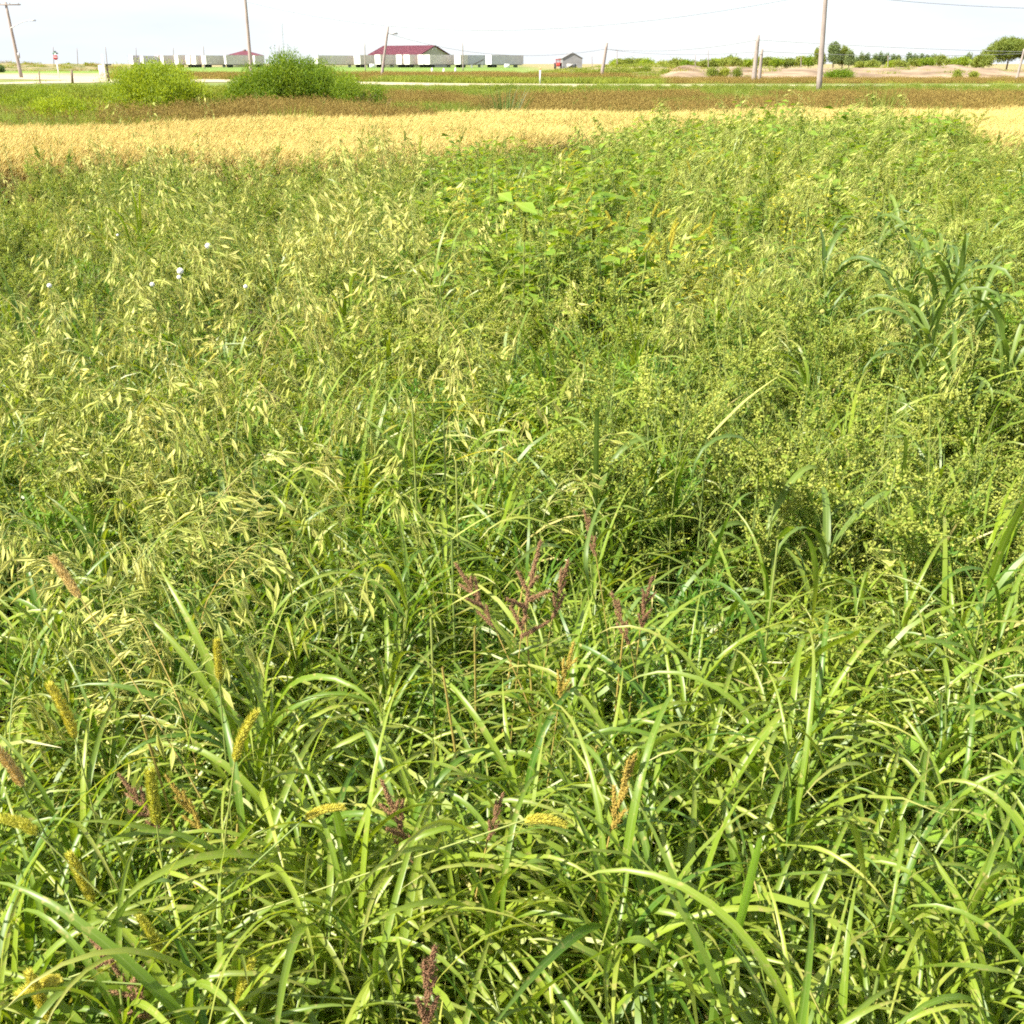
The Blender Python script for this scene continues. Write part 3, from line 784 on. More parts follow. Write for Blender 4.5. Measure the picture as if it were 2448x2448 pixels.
# ---- ripe wheat
def p_wheat(n=26):
    mb = MB()
    for _ in range(n):
        x, y = ru(-.16, .16), ru(-.16, .16); h = ru(.68, .84); az = ru(-.8, .8); ln = ru(.02, .16)
        P = stem_curve(h, ln, az, 4) + [x, y, 0]
        tube(mb, P, .0016, .0012, 3, 'wheat_dull')
        d = P[-1] - P[-2]; d /= np.linalg.norm(d); d = d + [math.cos(az) * .5, math.sin(az) * .5, -.1]; d /= np.linalg.norm(d)
        L = ru(.06, .09)
        tube(mb, [P[-1], P[-1] + d * L * .4, P[-1] + d * L], .0055, .003, 4, 'wheat', cap=True)
        for _ in range(5):
            dd = d + rng.normal(size=3) * .22
            leaves(mb, [P[-1] + d * L * ru(.2, .9)], [rng.normal(size=3)], [dd], [ru(.05, .09)], [.003], 'wheat', 0)
        if u_() < .7:
            blade(mb, P[1 + int(u_() * 2)], ru(0, 6.28), ru(.6, 1.3), ru(.8, 2.4), ru(.12, .25), .008, n=4, mat='wheat_dull', fold=0, twist=ru(-2, 2))
    return mb.mesh('wheat_stand')
wheat_kinds = [p_wheat() for _ in range(6)]
FAR_PX, FAR_PY = [-900, 0, 600, 1200, 2448, 3400], [318, 300, 283, 268, 258, 256]
P_, I_, R_, S_ = [], [], [], []
rr = random.Random(5)
for _ in range(60000):
    y = rr.uniform(7.5, 23.5); x = rr.uniform(-17.5, 17.5)
    px, py = proj(x, y, .8)
    if px < -750 or px > 3200: continue
    if py < np.interp(px, FAR_PX, FAR_PY) + rr.uniform(-1.5, 1.5): continue
    if y > 4 and edge_D(x, y - .15): continue
    P_.append((x, y, 0)); I_.append(rr.randrange(6)); R_.append((rr.gauss(0, .05), rr.gauss(0, .05), rr.uniform(-.7, .7))); s = rr.uniform(.78, .96) + .03 * math.sin(x * .9 + y); S_.append((s * 1.1, s * 1.1, s))
scatter('wheat_crop', wheat_kinds, P_, I_, R_, S_)
print('wheat', len(P_))

# ---- rough grass in the ditch and on the verges
def p_rough(n, h, mat, headmat=None, w=.007, sp=.45):
    mb = MB()
    for _ in range(n):
        x, y = ru(-sp, sp), ru(-sp, sp)
        blade(mb, (x, y, 0), ru(0, 6.28), ru(1.2, 1.55), ru(.1, .9), h * ru(.5, 1.05), w * ru(.7, 1.4), n=4, mat=mat, fold=0, twist=ru(-1, 1))
    if headmat:
        N = n // 2
        for _ in range(N):
            x, y = ru(-sp, sp), ru(-sp, sp); hh = h * ru(.8, 1.15); a = ru(0, 6.28)
            tube(mb, [(x, y, 0), (x + .03 * math.cos(a), y + .03 * math.sin(a), hh)], .0022, .001, 3, headmat)
            k = 7
            c = np.stack([x + .03 * math.cos(a) + rng.normal(size=k) * .012, y + .03 * math.sin(a) + rng.normal(size=k) * .012, hh + rng.uniform(-.09, .04, k)], 1)
            leaves(mb, c, rng.normal(size=(k, 3)), rng.normal(size=(k, 3)) * .4 + [0, 0, 1], rng.uniform(.02, .05, k), np.full(k, .01), headmat, 0)
    return mb.mesh('rough_grass')
def FARD(px): return onz(px, float(np.interp(px, FAR_PX, FAR_PY)), .8).y
rk = [p_rough(110, .85, 'brown_grass', 'brown_grass', .010) for _ in range(3)] + [p_rough(110, .75, 'olive_grass', 'brown_grass', .011) for _ in range(3)] \
   + [p_rough(120, .8, 'green_grass', None, .013) for _ in range(2)] + [p_rough(120, .75, 'olive_grass', None, .012) for _ in range(2)]
from mathutils import noise as mn
P_, I_, R_, S_ = [], [], [], []
for _ in range(90000):
    y = rr.uniform(14.5, 69.5) if rr.random() < .8 else rr.uniform(14.5, 34); hw = .74 * y + 5
    x = rr.uniform(-hw, hw)
    if rr.random() > .82: continue
    px, py = proj(x, y, .8)
    if px < -700 or px > 3150: continue
    if y < 26 and py > np.interp(px, FAR_PX, FAR_PY) - 1.0: continue
    nv = 1.5 * mn.noise(Vector((x * .22, y * .12, 2))) + .5 * mn.noise(Vector((x * .5, y * .5, 7)))
    s = rr.uniform(.7, 1.15) * (1 + .35 * mn.noise(Vector((x * .35, y * .3, 12)))) * np.interp(y, [15, 24, 34, 50, 62, 70], [.80, .84, .92, .74, .46, .32])
    if y > 60 or nv > .18 or (y < FARD(px) + 1.6 and nv > -.05 and rr.random() < .7): i = rr.choice([6, 7])
    elif px < 560: i = rr.choice([8, 8, 9, 8, 9, 8, 7, 9, 4]) if nv > -.3 else rr.choice([8, 3, 4])
    elif nv > -.08: i = rr.choice([8, 9, 3, 4, 8])
    elif nv > -.25: i = rr.choice([3, 4, 5, 0, 9])
    else: i = rr.choice([0, 1, 2])
    P_.append((x, y, gz(y))); I_.append(i); R_.append((rr.gauss(0, .05), rr.gauss(0, .05), rr.uniform(0, 6.28))); S_.append((s * 1.15, s * 1.15, s))
    if len(P_) > 26000: break
scatter('ditch_grass', rk, P_, I_, R_, S_)
print('ditch', len(P_))
# beyond the road: tufts of fallow, weeds on the banks
rk2 = [p_rough(60, .6, 'brown_grass', 'brown_grass', .02, .8) for _ in range(2)] + [p_rough(60, .5, 'olive_grass', None, .022, .8) for _ in range(2)] + [p_rough(70, .55, 'green_grass', None, .03, .7) for _ in range(2)]
P_, I_, R_, S_ = [], [], [], []
for _ in range(60000):
    y = 84 + 80 * rr.random() ** 1.3; px = rr.uniform(-500, 3000)
    x = pt(px, 190, y).x
    pr = onz(px, 190, .3)
    fy = float(np.interp(px, [-400, 0, 240, 550, 1075, 1470, 1850, 2448, 3400], [84, 89, 108, 106, 86, 82, 80, 79, 79]))
    if y < fy: continue
    if px < 275 and y < 170: continue
    if px > 1560 and y > 103: continue
    if 1240 < px < 1680 and y > 110: continue
    nv = mn.noise(Vector((x * .06, y * .09, 4)))
    if y < fy + 9 and px > 900 and px < 1600: i = rr.choice([2, 3, 2, 4])
    elif px > 1600: i = rr.choice([0, 0, 1, 1, 2])
    elif nv > .2: i = rr.choice([2, 3, 4])
    else: i = rr.choice([0, 1, 1, 2])
    s = rr.uniform(.5, 1.05)
    if y > 130: s *= .6
    if px > 1500: s *= .6
    P_.append((x, y, gz(y))); I_.append(i); R_.append((0, 0, rr.uniform(0, 6.28))); S_.append((s * 1.3, s * 1.3, s))
    if len(P_) > 7000: break
scatter('fallow_grass', rk2, P_, I_, R_, S_)
P_, I_, R_, S_ = [], [], [], []
for nm_, cnt in (('dirt_bank', 620), ('grassy_mound', 900), ('dry_hill', 900)):
    for _ in range(cnt):
        v = rr.choice(BANKV[nm_]); q_ = mn.noise(Vector((v[0] * .12, v[1] * .12, 3)))
        if nm_ == 'dirt_bank' and q_ < .15 and rr.random() < .9: continue
        P_.append((v[0] + rr.uniform(-.7, .7), v[1] + rr.uniform(-.5, .5), v[2] - .06)); I_.append(rr.choice([0, 2, 3, 3, 4] if nm_ != 'grassy_mound' else [2, 3, 4, 5, 4, 2])); R_.append((0, 0, rr.uniform(0, 6.28)))
        s = rr.uniform(.3, .8) * (1.5 if nm_ == 'dry_hill' else 1); S_.append((s * 1.6, s * 1.6, s))
scatter('bank_weeds', rk2, P_, I_, R_, S_)
exec_marker = True

# ================================================================== THINGS OF THE WEED FIELD
# ---- shared leaf meshes of the arching grass
def leaf_mesh(L, w, el, bend, mat='blade', tw=0, sd_=0, pw=1.6):
    mb = MB(); blade(mb, (0, 0, 0), 0, el, bend, L, w, n=11, mat=mat, fold=.28, twist=tw, side=sd_, pw=pw)
    return mb.mesh('leaf')
arch = [leaf_mesh(ru(.15, .36), ru(.0055, .0125), ru(.8, 1.4), ru(1.2, 2.9), 'blade', ru(-1.3, 1.3), ru(-.5, .5), ru(1.3, 2.2)) for _ in range(24)]
blue = [leaf_mesh(ru(.24, .38), ru(.014, .022), ru(1.0, 1.45), ru(2.0, 3.2), 'blue_blade', ru(-1.0, 1.0), ru(-.3, .3), ru(1.4, 3.0)) for _ in range(8)]
yel = [leaf_mesh(ru(.16, .26), ru(.006, .010), ru(.6, 1.2), ru(.6, 1.6), 'yellow', ru(-1, 1), ru(-.4, .4)) for _ in range(3)]
def stem_mesh(h, lean, r0=.003, r1=.0016, mat='stem', n=7):
    mb = MB(); P = stem_curve(h, lean, 0, n, .3); tube(mb, P, r0, r1, 6, mat)
    me = mb.mesh('stem'); return me, P
stems = [stem_mesh(ru(.5, .68), ru(.05, .3)) for _ in range(5)]
straws = [stem_mesh(ru(.7, .85), ru(.02, .12), .0028, .0018, 'straw_stem') for _ in range(3)]

def clump(x, y, label, group, nl=9, hs=1.0, set_=None, name='grass_clump', cat='grass clump', nst=1, zr=(.12, .95)):
    set_ = set_ or arch
    t = thing(name, label, cat, (x, y, 0), ru(0, 6.28), group)
    for q in range(nst):
        me, P = random.choice(stems); ra = ru(0, 6.28)
        o = child('stem', me, t, (0, 0, 0), (0, 0, ra), hs)
        cr_, sr_ = math.cos(ra), math.sin(ra)
        per = nl // nst
        for i in range(per):
            f = zr[0] + (zr[1] - zr[0]) * (i + u_() * .8) / per
            k = f * (len(P) - 1); a = int(k); p = P[a] + (P[min(a + 1, len(P) - 1)] - P[a]) * (k - a)
            pl = (p[0] * cr_ - p[1] * sr_, p[0] * sr_ + p[1] * cr_, p[2])
            child('leaf', random.choice(set_), t, [v * hs for v in pl], (0, ru(-.15, .15), i * 2.6 + ru(-.5, .5)), hs * ru(.75, 1.12))
    return t

LM = [(190, 1340, 'the tan foxtail'), (524, 1560, 'the short upright foxtail'), (562, 1760, 'the plump foxtail'), (60, 1830, 'the orange-tan foxtail'), (374, 1900, 'the narrow foxtail'),
      (222, 2110, 'the drooping foxtail'), (150, 2350, 'the level foxtail'), (575, 2380, 'the thick foxtail beside the broken blade'), (760, 1940, 'the arching foxtail'), (365, 2370, 'the wide reddish head'),
      (1270, 1400, 'the big red seed head'), (1120, 1450, 'the dark brown seed head'), (1335, 1640, 'the ochre seed head'), (1505, 1490, 'the thin red spike'), (1010, 2350, 'the dense red head'),
      (985, 2000, 'the loose brown-red head'), (1460, 1920, 'the golden ochre spike'), (1310, 1930, 'the level hairy foxtail'), (1330, 2280, 'the widest pale blade'), (1160, 1010, 'the yellow blades'),
      (1930, 1300, 'the sharply bent pale blade'), (2060, 1530, 'the tent-shaped blade'), (2290, 1830, 'the large heart leaf'), (2390, 2160, 'the paired heart leaves'), (1950, 1990, 'the hooked blade'), (2250, 2320, 'the wide level blade'),
      (1780, 2200, 'the sunlit upright blade'), (1430, 1080, 'the stiff blue-green leaf'), (497, 588, 'the highest white flower'), (431, 655, 'the pair of white flowers'), (118, 683, 'the half-hidden pale flower'), (587, 685, 'the pale bud'),
      (800, 480, 'the oat tangle below the wheat'), (415, 345, 'the dark weed at the wheat edge'), (1180, 370, 'the blue-green leaves at the wheat edge'), (1966, 745, 'the cream seed pod'), (2180, 500, 'the blue-green cereal leaves'), (1960, 300, 'the tallest pole'), (1700, 1750, 'the dark hollow'), (40, 1100, 'the weed edge under the oats'), (700, 1250, 'the matted green blades'), (880, 1380, 'the flat bowed leaf')]
def near_what(px, py, cereal=False):
    d = sorted((math.hypot(a - px, (b - py)) , a, b, n) for a, b, n in LM if not cereal or 'blue' not in n)[0]
    dx, dy = px - d[1], py - d[2]
    if d[0] < 45: w = 'right at'
    elif abs(dx) > abs(dy): w = 'just right of' if dx > 0 else 'just left of'
    else: w = 'just below' if dy > 0 else 'just above'
    e = sorted((math.hypot(a - px, (b - py)), n) for a, b, n in LM if not cereal or 'blue' not in n)[1]
    sh = lambda q: q.replace(' beside the broken blade', '').replace(' at the wheat edge', '').replace(' below the wheat', '')
    t_ = w + ' ' + sh(d[3]) + ', towards ' + sh(e[1])
    return t_ if len(t_.split()) <= 12 else w + ' ' + sh(d[3])
def place(px, py, z):
    p = onz(px, py, z); return p.x, p.y
# arching clumps over the near ground, thickest along the bottom of the view
rr2 = random.Random(21)
cl_lab = [('green grass clump with long arching blades low in the foreground', 'arching grass clumps nearest the camera'),
          ('grass clump with thinner upright blades in the middle of the weeds', 'grass clumps further into the weeds')]
nclump = 0
for _ in range(4000):
    px, py = rr2.uniform(-150, 2600), rr2.uniform(1020, 2750)
    if rr2.random() > np.interp(py, [1020, 1500, 1900, 2750], [.45, .9, 1, .7]): continue
    if px > 1450 and py < 1400: continue
    x, y = place(px, py, .62)
    near = py > 1600
    lab, gr = cl_lab[0 if near else 1]
    hs_ = rr2.uniform(.82, 1.12)
    lab = (('tall ' if hs_ > 1.02 else 'low ' if hs_ < .9 else '') + ('arching clump ' if near else 'upright clump ')) + near_what(px, py)
    clump(x, y, lab, gr, nl=21 if near else 16, hs=hs_, zr=(.3, 1.0))
    nclump += 1
    if nclump >= 290: break
# tall clumps with blue-green leaves on the upper right
for i, (px, py) in enumerate([(2180, 500), (2290, 560), (2380, 520), (2240, 640), (2330, 690), (2120, 620), (2060, 560), (2270, 740), (2010, 600), (2370, 700), (1890, 640),
                              (1890, 1010), (1860, 1000), (1960, 1040), (2150, 560), (2200, 600), (2260, 650), (2310, 600), (2350, 640), (2230, 700), (2290, 750), (2180, 690), (2250, 540), (2090, 500), (2340, 780), (2210, 780), (1430, 980), (1180, 370), (1240, 360), (1150, 365), (560, 1080), (520, 1110), (1210, 358), (600, 1060), (1080, 860), (2290, 800)]):
    x, y = place(px, py, .88 if px > 1100 else .8)
    lb = 'blue-green cereal plant with broad folded leaves drooping'
    lb += {0: ' among the pale oats and leafy weeds', 1: ' above the bumpy grey-green weeds', 2: ' at the edge of the ripe wheat', 3: ' among the narrow grass blades'}[0 if py < 800 and py > 450 else (1 if py > 800 and px > 1300 else (2 if py < 400 else 3))]
    lb = 'blue-green cereal plant ' + near_what(px, py, True)
    clump(x, y, lb, 'blue-green cereal plants standing above the weeds', nl=18 if px > 2000 else 9, hs=(1.25 if px > 2000 else 1.1) if px > 1100 else 1.0, set_=blue, name='cereal_plant', cat='cereal plant', zr=(.35, 1.0))

# ---- foxtails
def foxtail_head(L, r, mat, bend=0.0):
    mb = MB(); n = 900
    t = rng.random(n); prof = np.sin(np.pi * np.clip(t * .93 + .06, 0, 1)) ** .35
    ang = rng.random(n) * 6.283
    cx = bend * t ** 2 * L; z = t * L * (1 - .3 * bend)
    rad = r * .62 * prof
    cen = np.stack([cx + np.cos(ang) * rad, np.sin(ang) * rad, z], 1)
    out = np.stack([np.cos(ang) + bend * t, np.sin(ang), np.full(n, 1.0)], 1)
    bumps(mb, cen[:420], .0019, mat, out[:420], 1.5)
    leaves(mb, cen, rng.normal(size=(n, 3)), out, np.full(n, r * 1.3), np.full(n, .0011), mat, 0)
    tube(mb, np.stack([bend * np.linspace(0, 1, 6) ** 2 * L, np.zeros(6), np.linspace(0, 1, 6) * L * (1 - .3 * bend)], 1), r * .6, r * .4, 8, mat, cap=True)
    return mb.mesh('seed_head')
fh_yel = [foxtail_head(.062, .0055, 'foxtail'), foxtail_head(.075, .0058, 'foxtail', .25), foxtail_head(.055, .006, 'foxtail', .6)]
fh_tan = [foxtail_head(.07, .0065, 'tanhead'), foxtail_head(.06, .006, 'tanhead', .2)]
def foxtail(px, py, z, lean_deg, lean_az, head, label, s=1.0, stemmat='stem', group='foxtail grasses'):
    """head base at the pixel, at height z; the stem comes down to the soil"""
    p = onz(px, py, z)
    le = R(lean_deg)
    t = thing('foxtail_grass', label, 'foxtail grass', (p.x, p.y, 0), 0, group)
    mb = MB(); k = 9; ss = np.linspace(0, 1, k)
    off = math.tan(le) * z * .5
    P = np.stack([-np.cos(lean_az) * off * (1 - ss ** 1.8), -np.sin(lean_az) * off * (1 - ss ** 1.8), z * ss], 1)
    tube(mb, P, .0017, .0011, 6, stemmat); mb.obj('stem', t)
    h = child('seed_head', head, t, (0, 0, z - .002), (0, le, lean_az), (s * .8, s * .8, s))
    h.rotation_mode = 'QUATERNION'
    from mathutils import Quaternion
    h.rotation_quaternion = Quaternion((0, 0, 1), lean_az) @ Quaternion((0, 1, 0), le)
    for i in range(3):
        child('leaf', random.choice(arch), t, (P[2 + i * 2][0], P[2 + i * 2][1], P[2 + i * 2][2]), (0, 0, ru(0, 6.28)), ru(.4, .6))
    return t
FX = [  # px, py of head base, height, lean, direction, head, label, scale
    (190, 1425, .95, 42, 2.6, fh_tan[0], 'ripe tan foxtail head leaning over the oats on a reddish stem', 1.0, 'straw_stem'),
    (524, 1620, .86, 3, 0, fh_yel[0], 'short yellow foxtail head standing upright among oats', 1.0, 'stem'),
    (562, 1815, .84, 14, .3, fh_yel[1], 'plump yellow foxtail head with orange tip leaning beside an arching blade', 1.05, 'stem'),
    (178, 1760, .84, 3, 3, fh_yel[1], 'pale green-yellow foxtail head on a thick bright stem', 1.15, 'stem'),
    (52, 1875, .82, 14, 3, fh_tan[1], 'thin orange-tan foxtail head at the edge of the weeds', 1.05, 'stem'),
    (88, 1990, .80, 42, 3.0, fh_yel[2], 'bent golden foxtail head hanging over broad leaves', 1.1, 'stem'),
    (374, 1965, .80, 2, 0, fh_yel[0], 'narrow yellow foxtail head in front of a long diagonal blade', 1.25, 'stem'),
    (730, 1955, .80, 58, .4, fh_yel[2], 'small yellow foxtail head arching to one side over thin blades', .9, 'stem'),
    (222, 2150, .70, 16, 2.9, fh_yel[0], 'drooping green-yellow foxtail head beside a tall thin stem', 1.15, 'stem'),
    (392, 2295, .70, 8, 2.9, fh_yel[1], 'small yellow foxtail head crossed by a bright green blade', .95, 'stem'),
    (150, 2340, .70, 82, 3.2, fh_yel[2], 'foxtail head lying nearly level at the bottom of the view', 1.1, 'stem'),
    (118, 2435, .66, 12, 2.8, fh_yel[0], 'upright foxtail head below the level one', 1.1, 'stem'),
    (575, 2420, .66, 3, .3, fh_yel[1], 'thick foxtail head next to a pale broken blade', 1.05, 'stem'),
    (1255, 1960, .80, 78, .2, fh_yel[2], 'hairy yellow foxtail head lying almost level across an ochre stem', 1.0, 'stem'),
]
for a in FX: foxtail(*a[:6], a[6], a[7], a[8], 'foxtail grasses near the camera')
for i in range(34):
    px = rr2.uniform(1330, 1720); py = rr2.uniform(360, 600)
    foxtail(px, py, .90, rr2.uniform(5, 45), rr2.choice([0, .3, 2.9]), random.choice(fh_yel), 'yellow-green foxtail among leafy weeds near the wheat edge', 1.25, 'stem', 'foxtails among the leafy weeds')

# ---- barnyard grass with red-brown seed heads
def panicle_mesh(L, nbr, mat, spread=.55, loose=1.0, bl=(.025, .05)):
    mb = MB(); s = np.linspace(0, 1, 8)
    P = np.stack([.08 * L * s ** 2, 0 * s, L * s], 1); tube(mb, P, .0014, .0008, 4, mat)
    def spike(p0, d, l, r):
        n = int(l * 8000); t = rng.random(n)
        d = d / np.linalg.norm(d)
        c = p0 + t[:, None] * d * l + rng.normal(size=(n, 3)) * r * .62 * (1.1 - t[:, None] * .6) * loose
        bumps(mb, c, rng.uniform(.0008, .0014, n), mat, d + rng.normal(size=(n, 3)) * .5, 1.5)
        m_ = n // 2; leaves(mb, c[:m_], rng.normal(size=(m_, 3)), d + rng.normal(size=(m_, 3)) * .7, rng.uniform(.004, .011, m_), np.full(m_, .0007), mat, 0)
    spike(P[-3], P[-1] - P[-3], L * .36, .0036)
    for i in range(nbr):
        f = .05 + .72 * i / nbr; p0 = np.array([np.interp(f, s, P[:, k]) for k in range(3)])
        az = i * 2.5 + ru(-.5, .5) if nbr > 4 else i * 3.1; el = 1.57 - spread * ru(.6, 1.5)
        d = np.array([math.cos(az) * math.cos(el), math.sin(az) * math.cos(el), math.sin(el)])
        spike(p0, d, ru(*bl) * (1.25 - f * .5), .0028)
    return mb.mesh('seed_head')
ph_red = [panicle_mesh(.16, 9, 'red', .9), panicle_mesh(.13, 7, 'red', .6), panicle_mesh(.12, 4, 'red', .25, 1.3)]
ph_or = [panicle_mesh(.12, 6, 'orange', .45), panicle_mesh(.11, 5, 'orange', .3)]
def barnyard(px, py, z, lean, az, head, label, s=1.0, stemmat='straw_stem'):
    t = foxtail(px, py, z, lean, az, head, label, s, stemmat, 'barnyard grasses with coloured seed heads')
    t.name = 'barnyard_grass'; t['category'] = 'barnyard grass'
    return t
barnyard(1245, 1530, .74, 6, .2, ph_red[0], 'tall barnyard grass with the largest dark red branching seed head', 1.1)
barnyard(1182, 1500, .76, 28, 2.8, ph_red[1], 'barnyard grass with dark brown seed head leaning behind pale oat husks', .95)
barnyard(1320, 1480, .76, 10, .3, ph_red[2], 'barnyard grass with one slim red spike beside the big red head', .9)
barnyard(1335, 1690, .72, 8, .4, ph_or[0], 'barnyard grass with ochre seed head below the big red one', .9)
barnyard(1505, 1540, .74, 16, 2.9, ph_red[2], 'barnyard grass with thin red spike leaning over a broad blade', .8)
barnyard(1530, 1510, .77, 5, .3, ph_red[1], 'barnyard grass with small tan-red branching head beside a broad blade', .75)
barnyard(1425, 1330, .80, 12, 2.8, ph_red[2], 'barnyard grass with faded drooping tan-red head between tall blades', .75)
barnyard(1460, 1985, .74, 10, .3, ph_or[1], 'barnyard grass with golden ochre spike beside a dark gap', 1.0)
barnyard(985, 2060, .68, 12, 2.9, ph_red[1], 'barnyard grass with loose brown-red head under the arching blades', .95)
barnyard(1165, 2010, .74, 12, .2, ph_red[2], 'barnyard grass with a short red spike crossing an ochre stem', .6)
barnyard(1010, 2470, .70, 4, .2, ph_red[2], 'barnyard grass with dense red head at the bottom of the view', .95)
barnyard(365, 2440, .64, 34, 2.7, ph_red[0], 'barnyard grass with wide reddish head leaning at the bottom of the view', .8)
barnyard(395, 2000, .66, 30, 2.8, ph_red[1], 'barnyard grass with rusty head half hidden behind a foxtail', .8)
barnyard(490, 1990, .66, 24, 2.9, ph_or[0], 'barnyard grass with rusty orange spikes hanging below oat husks', .8)
for i in range(8):  # upright ochre stems
    px, py = [(1180, 1750), (1130, 2010), (1290, 2080), (1310, 1850), (470, 2120), (520, 2330), (1440, 1830), (1130, 1880)][i]
    x, y = place(px, py, .45); me, P = straws[i % 3]
    t = thing('ochre_grass', 'ochre dry grass stalk standing bare among green blades', 'dry grass', (x, y, 0), ru(0, 6.28), 'ochre dry stems'); child('stem', me, t)

# ---- oats
pan_kinds = [p_panicle(ru(.2, .3), 'husk', 17, ru(.3, .9), ru(.5, 1.0), (.034, .054)) for _ in range(6)]
pan_green = [p_panicle(ru(.18, .24), 'husk_green', 22, ru(.2, .5), 1.0, (.03, .045)) for _ in range(4)]
oat_stem = []
for _ in range(4):
    mb = MB(); P = stem_curve(.62, ru(.05, .3), 0, 7, .3); tube(mb, P, .0018, .0013, 5, 'stem'); oat_stem.append((mb.mesh('stem'), P))
def oat(px, py, z, label, group, kindset, s=1.0, azr=None):
    x, y = place(px, py, z)
    me, P = random.choice(oat_stem); sc_ = (z - .12) / .62 * .95
    t = thing('oat_plant', label, 'oat plant', (x, y, 0), ru(0, 6.28), group)
    st = child('stem', me, t, (0, 0, 0), (0, 0, 0), sc_)
    top = P[-1] * sc_; t.location.x -= 0; pz = top
    child('panicle', random.choice(kindset), t, pz, (0, ru(0, .35), ru(0, 6.28)), s)
    for i in range(2): child('leaf', random.choice(arch), t, P[2 + 2 * i] * sc_, (0, 0, ru(0, 6.28)), ru(.45, .65))
no_ = 0
for _ in range(3000):
    px, py = rr2.uniform(-60, 1150), rr2.uniform(430, 1500)
    dens_ = 1.0 if (px < 500 or (640 < px < 1150 and py < 760)) else .4
    if py > 1150 and px > 520: dens_ = .03
    if rr2.random() > dens_ * np.interp(py, [430, 600, 900, 1500], [.5, 1, .8, .6]): continue
    lab = 'oat plant with straw-pale drooping husks among grey-green weeds' if py < 1000 else 'oat plant with long pale husks hanging over the near grass'
    lab = 'pale oat plant ' + near_what(px, py)
    oat(px, py, rr2.uniform(.82, .93), lab, 'pale oat plants among the weeds', pan_kinds, 1.0 if py < 1000 else .95)
    no_ += 1
    if no_ >= 190: break
for i in range(100):
    px, py = rr2.uniform(1650, 2250), rr2.uniform(300, 760)
    oat(px, py, rr2.uniform(.86, .97), 'greenish oat plant ' + near_what(px, py), 'green oat plants', pan_green, 1.15)
for i, (px, py, lb) in enumerate([(300, 262, 'oat plant standing tall in front of the brown ditch grass with open pale husks'), (352, 290, 'oat plant with two husks rising against the ditch grass'), (522, 262, 'single oat plant with a few husks rising alone above the wheat'),
                                  (1790, 245, 'tall oat plant whose husks reach up to the gravel road'), (1850, 262, 'tall oat plant with slanting white husks beside the utility pole foot'), (1900, 258, 'tall oat plant with a loose row of husks before the ditch grass'), (1950, 268, 'tall oat plant with one large pale husk right below the wooden pole')]):
    x, y = place(px, py + 130, .85); p = pt(px, py, y)
    t = thing('oat_plant', lb, 'oat plant', (p.x, y, 0), 0, 'oats standing above the weeds')
    zt = p.z - .1
    mb = MB(); P = stem_curve(zt, .06, ru(0, 6), 7, .3); tube(mb, P, .002, .0012, 5, 'stem'); mb.obj('stem', t)
    child('panicle', pan_kinds[i % 5], t, P[-1], (0, .1, ru(0, 6.28)), 1.15)
    child('leaf', arch[i], t, P[3], (0, 0, ru(0, 6)), .6)

# ---- broad-leaved weeds
bl = [broad_leaf_mesh(ru(.05, .08), ru(.03, .045), 'broad', False, ru(.3, .8)) for _ in range(5)]
hl = [broad_leaf_mesh(ru(.045, .07), ru(.042, .055), 'lime', True, ru(.2, .6)) for _ in range(4)]
def spike_mesh(mat):
    mb = MB(); n = 240
    t = rng.random(n); c = np.stack([rng.normal(size=n) * .006 * (1.2 - t), rng.normal(size=n) * .006 * (1.2 - t), t * .09], 1)
    bumps(mb, c, rng.uniform(.0025, .004, n), mat, None, 1.6); return mb.mesh('flower_spike')
spk = [spike_mesh('bud'), spike_mesh('olive_grass')]
wst = [stem_mesh(.82, .08, .004, .0025), stem_mesh(.75, .15, .004, .0025)]
def broadweed(px, py, z, label, group, nl=13, leavesset=None, name='leafy_weed', cat='leafy weed', spike=True):
    x, y = place(px, py, z); me, P = random.choice(wst); s = z / .82
    t = thing(name, label, cat, (x, y, 0), ru(0, 6.28), group); child('stem', me, t, scl=s)
    for i in range(nl):
        f = .35 + .63 * i / nl; k = f * (len(P) - 1); a = int(k); p = P[a] + (P[min(a + 1, len(P) - 1)] - P[a]) * (k - a)
        child('leaf', random.choice(leavesset or bl), t, p * s, (0, ru(-.5, .35), i * 2.4 + ru(-.3, .3)), ru(.7, 1.25) * (1.2 - .45 * f))
    if spike: child('flower_spike', random.choice(spk), t, P[-1] * s)
for i in range(34):
    px = rr2.choice([rr2.uniform(1100, 1750), rr2.uniform(1500, 2300)]); py = rr2.uniform(300, 560)
    broadweed(px, py, rr2.uniform(.9, 1.0), 'leafy weed with oval leaves along a dark-tipped stem near the wheat', 'leafy weeds near the wheat edge')
for px, py, z, lb in [(415, 345, 1.0, 'dark leafy weed standing alone against the ripe wheat'), (440, 385, .92, 'short leafy weed below the dark one at the wheat edge'), (350, 360, .9, 'low leafy weed with pale leaves at the wheat edge'), (950, 330, .95, 'leafy weed with brown tip where wheat meets the weeds')]:
    broadweed(px, py, z, lb, 'leafy weeds near the wheat edge')
for i in range(9):
    px, py = rr2.uniform(2060, 2240), rr2.uniform(340, 470)
    broadweed(px, py, .95, 'weed with bright yellowing leaves behind the green oats', 'yellowing leafy weeds', leavesset=[broad_leaf_mesh(.07, .03, 'yellow', False, .6)] + bl[:2])
for i in range(10):
    px, py = rr2.uniform(-20, 260), rr2.uniform(1500, 2100)
    broadweed(px, py, .58, 'low weed with dull green oval leaves under the foxtails', 'oval-leaved weeds under the foxtails', spike=False)
